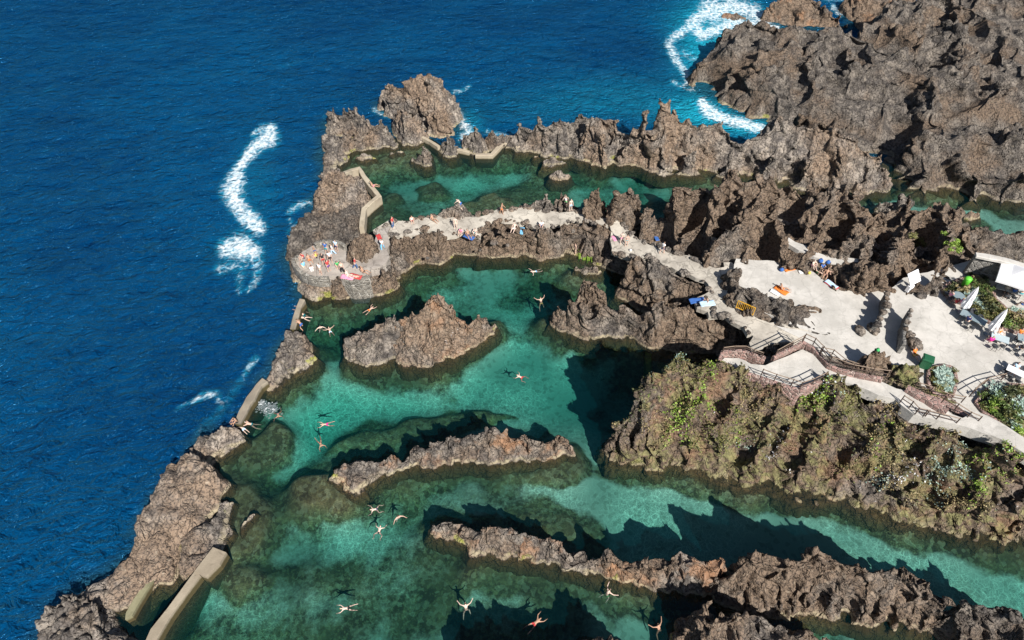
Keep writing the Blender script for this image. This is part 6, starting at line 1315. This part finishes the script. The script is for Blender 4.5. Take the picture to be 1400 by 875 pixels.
# terrace (rz: 0 faces away from the camera, 180 faces it)
P_(415,353,'hug',140,'person in a red top sitting by the left end of the terrace parapet',[('shirt','red'),('trunks','navy')],z=T)
P_(423,356,'sit',215,'bare chested person sitting with legs out beside the red top',[('trunks','orange')],'tan',z=T)
P_(416,365,'hug',60,'person in a light blue top sitting against the seaward parapet',[('shirt','sky'),('shorts','cream')],z=T)
P_(427,371,'hug',20,'person in white sitting low at the bend of the parapet',[('shirt','white'),('trunks','white')],z=T,hair='blackh')
P_(439,374.5,'stand',150,'black haired person in white standing alone near the front parapet',[('shirt','white'),('shorts','cream')],z=T,hair='blackh')
P_(447,346,'stand',170,'person in a teal blue top standing by the rear parapet',[('shirt','blue'),('shorts','teal')],z=T,hair='blackh')
P_(456,348,'walk',120,'person in white leaning out next to the teal blue top',[('shirt','white'),('trousers','lightb')],z=T)
P_(452.5,358.5,'stand',200,'person in a white shirt and dark shorts in the middle of the terrace',[('shirt','white'),('shorts','black')],z=T)
P_(450,370,'stand',230,'person in a bright red top and purple shorts',[('shirt','red'),('shorts','purple')],z=T,long=True)
P_(468.5,372.5,'stand',190,'person in a cream top and dark trousers behind the pink towels',[('vest','cream'),('trousers','black')],z=T)
P_(486.7,367,'walk',285,'person in jeans with a red and white shirt walking below the big brown rock',[('shirt','red'),('trousers','jeans')],z=T,hair='blackh')
P_(476,377,'sit',240,'dark haired sunbather sitting on the pink towels',[('top','white'),('briefs','white')],'pale','blackh',z=T+.03)
P_(483,378,'lie',70,'sunbather lying on the pink towels',[('briefs','black')],z=T+.03)
P_(523.5,341,'walk',170,'person in a white shirt and blue trousers walking down to the terrace',[('shirt','white'),('trousers','sky')],z=2.75,hair='blackh')
P_(537.5,311,'stand',250,'person in red and blue standing at the bend of the footpath',[('shirt','red'),('trousers','jeans')],z=2.55,long=True)
P_(563,302,'hug',200,'person in white and red crouching on the edge of the footpath',[('vest','white'),('trunks','red')],z=2.55)
P_(623,312,'stand',185,'bare chested person standing on the footpath above the seated group',[('trunks','cream')],'pale',z=2.62)
P_(631,319,'hug',150,'person in a pink top seated at the left of the group below the footpath',[('shirt','pink'),('trunks','purple')])
P_(640,322,'sit',205,'sunbather with legs stretched towards the water in the seated group',[('trunks','navy')],'tan')
P_(650,319,'hug',170,'person in teal shorts seated at the right of the group below the footpath',[('shorts','teal')],'pale')
P_(630,281,'climb',60,'person in blue shorts stretched over the grey rock above the upper pool',[('shorts','blue')],'pale')
P_(510,255,'sit',270,'bather sitting on the angled concrete wall of the upper pool',[('trunks','pink')],'tan')
P_(773,282,'armsup',150,'left one of two people standing in the dark broken rock',[('vest','white'),('trunks','green')],'pale')
P_(780,287,'stand',200,'right one of two people standing in the dark broken rock',[('shorts','lightb')],'pale')
P_(740,309,'hug',180,'person in white and blue sitting on top of the long brown ridge',[('shirt','white'),('shorts','blue')])
P_(703,313,'sit',160,'sunbather in white shorts on the ribbed ridge left of the blue towel',[('trunks','white')],'pale','greyh')
P_(849.5,332,'walk',170,'left person of the couple standing on the footpath below the tallest spire',[('trunks','pink')],'pale','blackh')
P_(856,336,'stand',190,'right person of the couple on the footpath, in a teal bikini',[('top','teal'),('briefs','teal')],long=True)
P_(786,347,'stand',110,'bather stepping down beside the mossy steps',[('briefs','black')],z=.1,hair='blackh')
P_(954,411.5,'lie',100,'left sunbather lying on the blue towels beside the path',[('trunks','navy')],'tan','blackh')
P_(966,415,'hug',120,'right sunbather sitting on the blue towels beside the path',[('briefs','white')],'tan')
P_(1069,396,'sit',250,'sunbather on an orange towel on the left part of the plaza',[('top','orange'),('trunks','orange')],'tan','blackh',z=5.56)
P_(1110.5,363,'hug',200,'person with a white hat sitting among the rocks at the edge of the plaza',[('trunks','pink')],'pale','greyh')
P_(1117,371,'sit',230,'person in a black top with legs out at the edge of the plaza',[('shirt','black'),('trunks','green')],z=5.56)
P_(1123,367,'hug',180,'person in bright blue sitting between the bags at the edge of the plaza',[('shirt','blue'),('trunks','navy')],z=5.6)
P_(1129,376,'sit',150,'long haired sunbather sitting above the light blue towel',[('top','white'),('briefs','navy')],'tan',long=True,z=5.56)
P_(1131,371,'hug',220,'bare chested person sitting behind the long haired sunbather',[('trunks','white')],'skin',z=5.56)
P_(1249.5,485,'sit',200,'person in an orange top sitting in the shade of the large round boulder',[('shirt','orange'),('shorts','yellow')],z=5.56)
P_(431,345,'lie',30,'sunbather lying on the bare slab inside the terrace',[('trunks','blue')],'tan',z=T)
P_(433,352,'hug',110,'person in yellow sitting on the bare slab inside the terrace',[('shirt','yellow'),('trunks','black')],z=T)
P_(461,343,'stand',160,'person in a striped looking blue top by the foot of the big brown rock',[('shirt','lightb'),('shorts','navy')],z=T)
P_(443,361,'stand',210,'person in a black top between the white shirt and the parapet',[('shirt','black'),('shorts','red')],z=T,long=True)
P_(462,364,'hug',200,'person with a green top crouching in the middle of the terrace',[('shirt','green'),('shorts','cream')],z=T)
P_(497,372,'sit',250,'bare chested person sitting at the right end of the rubble wall top',[('trunks','black')],'tan',z=T)
P_(592,301,'sit',230,'sunbather in black sitting on the footpath left of the pale bare chested person',[('top','black'),('briefs','black')],'tan',long=True,z=2.58)
P_(686,292,'walk',260,'person in orange shorts walking along the footpath above the long ridge',[('trunks','orange')],'tan',z=2.75)
P_(905,346,'walk',300,'person in a white shirt walking on the pale footpath',[('shirt','white'),('shorts','navy')],z=3.95)
# cafe
P_(1319,443,'chair',-50,'person in a navy top at the open side of the long empty table',[('shirt','navy'),('shorts','cream')],z=5.55)
P_(1393,481,'chair',-10,'person in a dark top below the table at the right edge',[('shirt','black'),('shorts','jeans')],z=5.55)
P_(1384,508,'chair',150,'person in pale blue on the far side of the white table',[('shirt','lightb'),('shorts','navy')],z=5.55)
P_(1372,402,'chair',160,'person in a cream top behind the table under the open parasol',[('shirt','cream'),('shorts','black')],z=5.55)
P_(1296,409,'chair',-40,'person with a pale pink top seated left of the round table',[('vest','pink'),('shorts','white')],z=5.55)
P_(1303,419,'chair',10,'person in red brown seated in front of the round table',[('shirt','red'),('shorts','navy')],z=5.55)
P_(1309,419,'chair',40,'person in pale pink seated by the foot of the left folded parasol',[('shirt','pink'),('shorts','cream')],'pale','blond',z=5.55)
P_(1350,471,'chair',-20,'person in a bright magenta top at the pale table',[('shirt','magenta'),('shorts','magenta')],hair='blond',z=5.55)
P_(1354,461,'chair',-120,'person in a white top at the far side of the pale table',[('shirt','white'),('shorts','navy')],z=5.55)
P_(1362,460,'chair',200,'person in orange and white beside the right folded parasol',[('vest','orange'),('shorts','white')],z=5.55,long=True)
P_(1390,461,'chair',160,'person in orange at the table on the right edge',[('shirt','orange'),('shorts','jeans')],z=5.55)
P_(1381,405,'chair',0,'person in bright blue seated under the edge of the open parasol',[('shirt','blue'),('shorts','teal')],z=5.55)
P_(1391,408,'chair',-20,'person in a teal vest seated deeper under the open parasol',[('vest','teal'),('shorts','navy')],z=5.55)
P_(1397,421,'chair',30,'person in a blue and white top at the right edge below the open parasol',[('shirt','lightb'),('shorts','blue')],z=5.55)
# bathers at the sea walls
P_(412.5,423,'lean',80,'bather with a red cap holding the dark sea wall',[('trunks','red')],'tan','brownh',z=.25)
P_(414.5,429,'lean',70,'second bather from the top at the dark sea wall, in teal',[('trunks','teal')],'skin',z=.1)
P_(416,434,'swim',75,'pale bather stretched out to the dark sea wall with legs trailing',[('briefs','black')],'pale','blond',z=.08)
P_(412.5,446,'climb',55,'bather in blue shorts climbing out at the lower end of the dark sea wall',[('trunks','blue')],'tan',z=.3)
P_(437.5,446,'tread',200,'left one of two bathers floating near the dark sea wall',[('top','black'),('briefs','black')],'pale','blackh',z=.12)
P_(451,452,'back',30,'right one of two bathers floating near the dark sea wall',[('trunks','lightb')],'skin',z=.1)
P_(505,423,'swim',-38,'swimmer in orange shorts above the split islet',[('trunks','orange')],'skin',z=.05)
P_(324,577,'hug',130,'bather in dark shorts sitting at the lower end of the straight sea wall',[('shorts','black')],'tan','blackh')
P_(343,578.5,'lean',95,'bather in the water holding on to the climbing out rock',[('briefs','teal')],'skin','greyh',z=.1)
P_(332.5,586.5,'prone',50,'bather in pale blue shorts sprawled on the climbing out rock',[('shorts','lightb')],'pale')
P_(379.7,565,'frog',-160,'swimmer just off the straight sea wall with a splash behind',[('briefs','navy')],'tan',z=.04)
P_(446,579.5,'swim',95,'swimmer in magenta shorts with both arms forward',[('trunks','magenta')],'skin',z=.04)
P_(437.5,605,'swim',-150,'swimmer in a black bikini below the one in magenta shorts',[('top','black'),('briefs','black')],'tan','blackh',z=.04)
P_(732,370,'back',110,'swimmer nearest the footpath in the upper part of the main pool',[('trunks','sky')],'pale',z=.1)
P_(740,411,'tread',20,'swimmer in pale yellow shorts beside the shadow of the big ribbed rock',[('briefs','yellow')],'skin',z=.12)
P_(713,515.5,'frog',60,'swimmer in red shorts in the open middle of the main pool',[('trunks','red')],'pale',z=.05)
P_(514.5,695.5,'frog',100,'left and upper swimmer of the three below the grey rock bar',[('briefs','navy')],'pale',z=.03)
P_(543.4,704.6,'tread',-150,'right hand swimmer of the three below the grey rock bar',[('trunks','white')],'skin',z=.1)
P_(517.6,727,'frog',-10,'lowest swimmer of the three below the grey rock bar, arms spread wide',[('briefs','black')],'pale',z=.05)
P_(475,831,'swim',95,'pale swimmer stretched level at the lower left of the pool',[('trunks','black')],'pale','blond',z=.04)
P_(637,831,'tread',10,'swimmer upright in the water near the lower middle of the picture',[('briefs','black')],'pale',z=.12)
P_(830,810,'tread',-60,'swimmer in a green top close under the narrow brown rock bar',[('trunks','green')],'pale',z=.12)
P_(731,852,'swim',-52,'swimmer in red shorts crossing the shaded water at the bottom',[('trunks','red')],'tan','blackh',z=.04,s=1.15)
P_(902,859,'tread',30,'bather in the deep shade left of the ragged crags',[('top','pink')],'tan','blackh',z=.2)
# ------------------------------------------------------------------ towels, bags and splash
def towel(u, v, rz, w, l, col, label, z=None, dark=None):
    w *= .75; l *= .8
    p_ = P3(u, v, z) if z is not None else hit(u, v)
    nx, ny = 7, 12; V = []; F = []
    for j in range(ny+1):
        for i in range(nx+1):
            x, y = (i/nx-.5)*w, (j/ny-.5)*l; V.append((x+.03*math.sin(y*5), y, .025+.02*math.sin(x*9+y*4)*math.cos(y*6)))
    for j in range(ny):
        for i in range(nx): a_ = j*(nx+1)+i; F.append((a_, a_+1, a_+nx+2, a_+nx+1))
    o = MB().add(V, F).build('towel', CM(col, 'c'), None, True); md = o.modifiers.new('t', 'SOLIDIFY'); md.thickness = .02
    o.location = p_+Vector((0, 0, .02)); o.rotation_euler = (0, 0, math.radians(rz)); tag(o, label, 'towel')
towel(475,379,80,.9,1.8,'pink','pink towel under the dark haired sunbather on the terrace',T); towel(486,378,75,.9,1.8,'red','rose red towel at the right of the pink one on the terrace',T)
towel(641,324,60,.9,1.7,'blue','blue towel under the seated group below the footpath')
towel(953,411,100,1.,2.,'blue','deep blue towel under the lying sunbather beside the path'); towel(967,415,100,1.,1.9,'lightb','blue and white towel nearest the middle of the path')
towel(1068,397,40,.9,1.8,'orange','orange towel on the left part of the plaza',5.56); towel(1059,400,50,.6,1.2,'white','white towel at the tip of the tapering outcrop',5.58)
towel(1080,368,110,.7,1.6,'orange','crumpled orange towel against the rocks of the plaza',5.56); towel(1099,372,95,.6,1.3,'white','white towel left of the group at the edge of the plaza',5.56)
towel(1137,389.5,35,.95,1.8,'red','red towel edge under the light blue one',5.55); towel(1136.5,388.5,35,.75,1.7,'lightb','light blue towel on the plaza in front of the rocks',5.60)
towel(518,324,30,.7,1.2,'red','red towel hanging on the rock above the terrace'); towel(839.5,326,20,.5,1.2,'pink','pink towel on the grey boulder beside the couple'); towel(897,324,10,.6,1.7,'blue','bright blue towel hung on the rock above the pale footpath')
towel(714,316,0,.7,1.6,'sky','bright blue towel hung on the ribs of the long ridge')
def bag(u, v, col, label, s=1., z=None):
    s *= .75
    p_ = P3(u, v, z) if z is not None else hit(u, v); e = empty('bag', p_, random.uniform(0, 6)); tag(e, label, 'bag')
    MB().lathe((0, 0, 0), [(.16*s, 0), (.24*s, .06*s), (.25*s, .25*s), (.17*s, .38*s), (.05*s, .42*s)], 14).build('body', CM(col, 'c'), e, True)
    mb = MB(); pr = None
    for k in range(9):
        t_ = math.pi*k/8; q = Vector((.12*s*math.cos(t_), 0, .38*s+.16*s*math.sin(t_)))
        if pr is not None: mb.tube(pr, q, .014*s, n=5)
        pr = q
    mb.build('handle', M_BLACK, e)
bag(1068,370,'blue','dark blue bag against the rocks left of the crumpled orange towel',1.2,5.55); bag(1090,366,'black','black bag left of the white towel on the plaza',1.5,5.55)
bag(1121.5,358,'blue','left one of two bright blue bags on the rocks behind the plaza group',1.3); bag(1131.5,359.7,'blue','right one of two bright blue bags on the rocks behind the plaza group',1.2)
bag(1106,374,'yellow','small yellowish bag beside the group on the plaza',.9,5.55); bag(456,333,'green','green bag on the ground inside the rear parapet of the terrace',1.,T); bag(862,343,'white','small white bag on the footpath right of the couple',.8)
bag(1199.5,479.5,'green','small green bag on the tall brown rock beside the railing',.9)
import bmesh
r_ = random.Random(5); V = []; F = []; mb = MB()
for _ in range(420):
    t_ = r_.random(); u_, v_ = 377-26*t_+r_.gauss(0, 4), 556+4*math.sin(t_*5)+r_.gauss(0, 4)
    c_ = P3(u_, v_, r_.uniform(-.5, .03)); s_ = r_.uniform(.03, .14)
    mb.lathe(c_, [(s_*.4, -s_*.25), (s_, 0), (s_*.4, s_*.25)], 6)
m_, t = newmat('splash'); tr = t.n('ShaderNodeBsdfTransparent'); df = t.n('ShaderNodeBsdfDiffuse', ins={'Color': (.8, .86, .9, 1)})
t.l(t.n('ShaderNodeMixShader', ins={0: .38, 1: tr.outputs[0], 2: df.outputs[0]}).outputs[0], t.out.inputs[0])
tag(mb.build('splash', m_), kind='stuff')
# ------------------------------------------------------------------ sky, sun, camera
SUN_EL = math.radians(43); sdx, sdy = .42, -.91   # direction towards the sun in plan
w = bpy.data.worlds.new('World'); sc.world = w; w.use_nodes = True
nt = w.node_tree; bg = nt.nodes['Background']
sky = nt.nodes.new('ShaderNodeTexSky'); sky.sky_type = 'NISHITA'; sky.sun_disc = False
sky.sun_elevation = SUN_EL; sky.sun_rotation = math.atan2(sdx, sdy); sky.altitude = 50
nt.links.new(sky.outputs[0], bg.inputs[0]); bg.inputs[1].default_value = .05
ld = bpy.data.lights.new('sun', 'SUN'); ld.energy = 5.0; ld.angle = math.radians(.5); ld.color = (1, .945, .87)
lo = bpy.data.objects.new('sun', ld); COL.objects.link(lo)
d = Vector((sdx*math.cos(SUN_EL)/math.hypot(sdx, sdy), sdy*math.cos(SUN_EL)/math.hypot(sdx, sdy), math.sin(SUN_EL)))
lo.rotation_euler = d.to_track_quat('Z', 'Y').to_euler(); lo.location = d*80
cd = bpy.data.cameras.new('camera'); co = bpy.data.objects.new('camera', cd); COL.objects.link(co)
cd.sensor_fit = 'HORIZONTAL'; cd.sensor_width = 36; cd.lens = 36*FPX/1400; cd.clip_end = 20000; cd.clip_start = .5
co.location = (0, 0, CAM_H); co.rotation_euler = (math.pi/2-PITCH, 0, 0); sc.camera = co
sc.view_settings.view_transform = 'Standard'; sc.view_settings.look = 'None'; sc.view_settings.exposure = EXPO; sc.view_settings.gamma = 1
sc.cycles.use_denoising = True
sc.cycles.max_bounces = 6; sc.cycles.diffuse_bounces = 2; sc.cycles.transparent_max_bounces = 12; sc.cycles.volume_bounces = 0
sc.cycles.caustics_reflective = False; sc.cycles.caustics_refractive = False
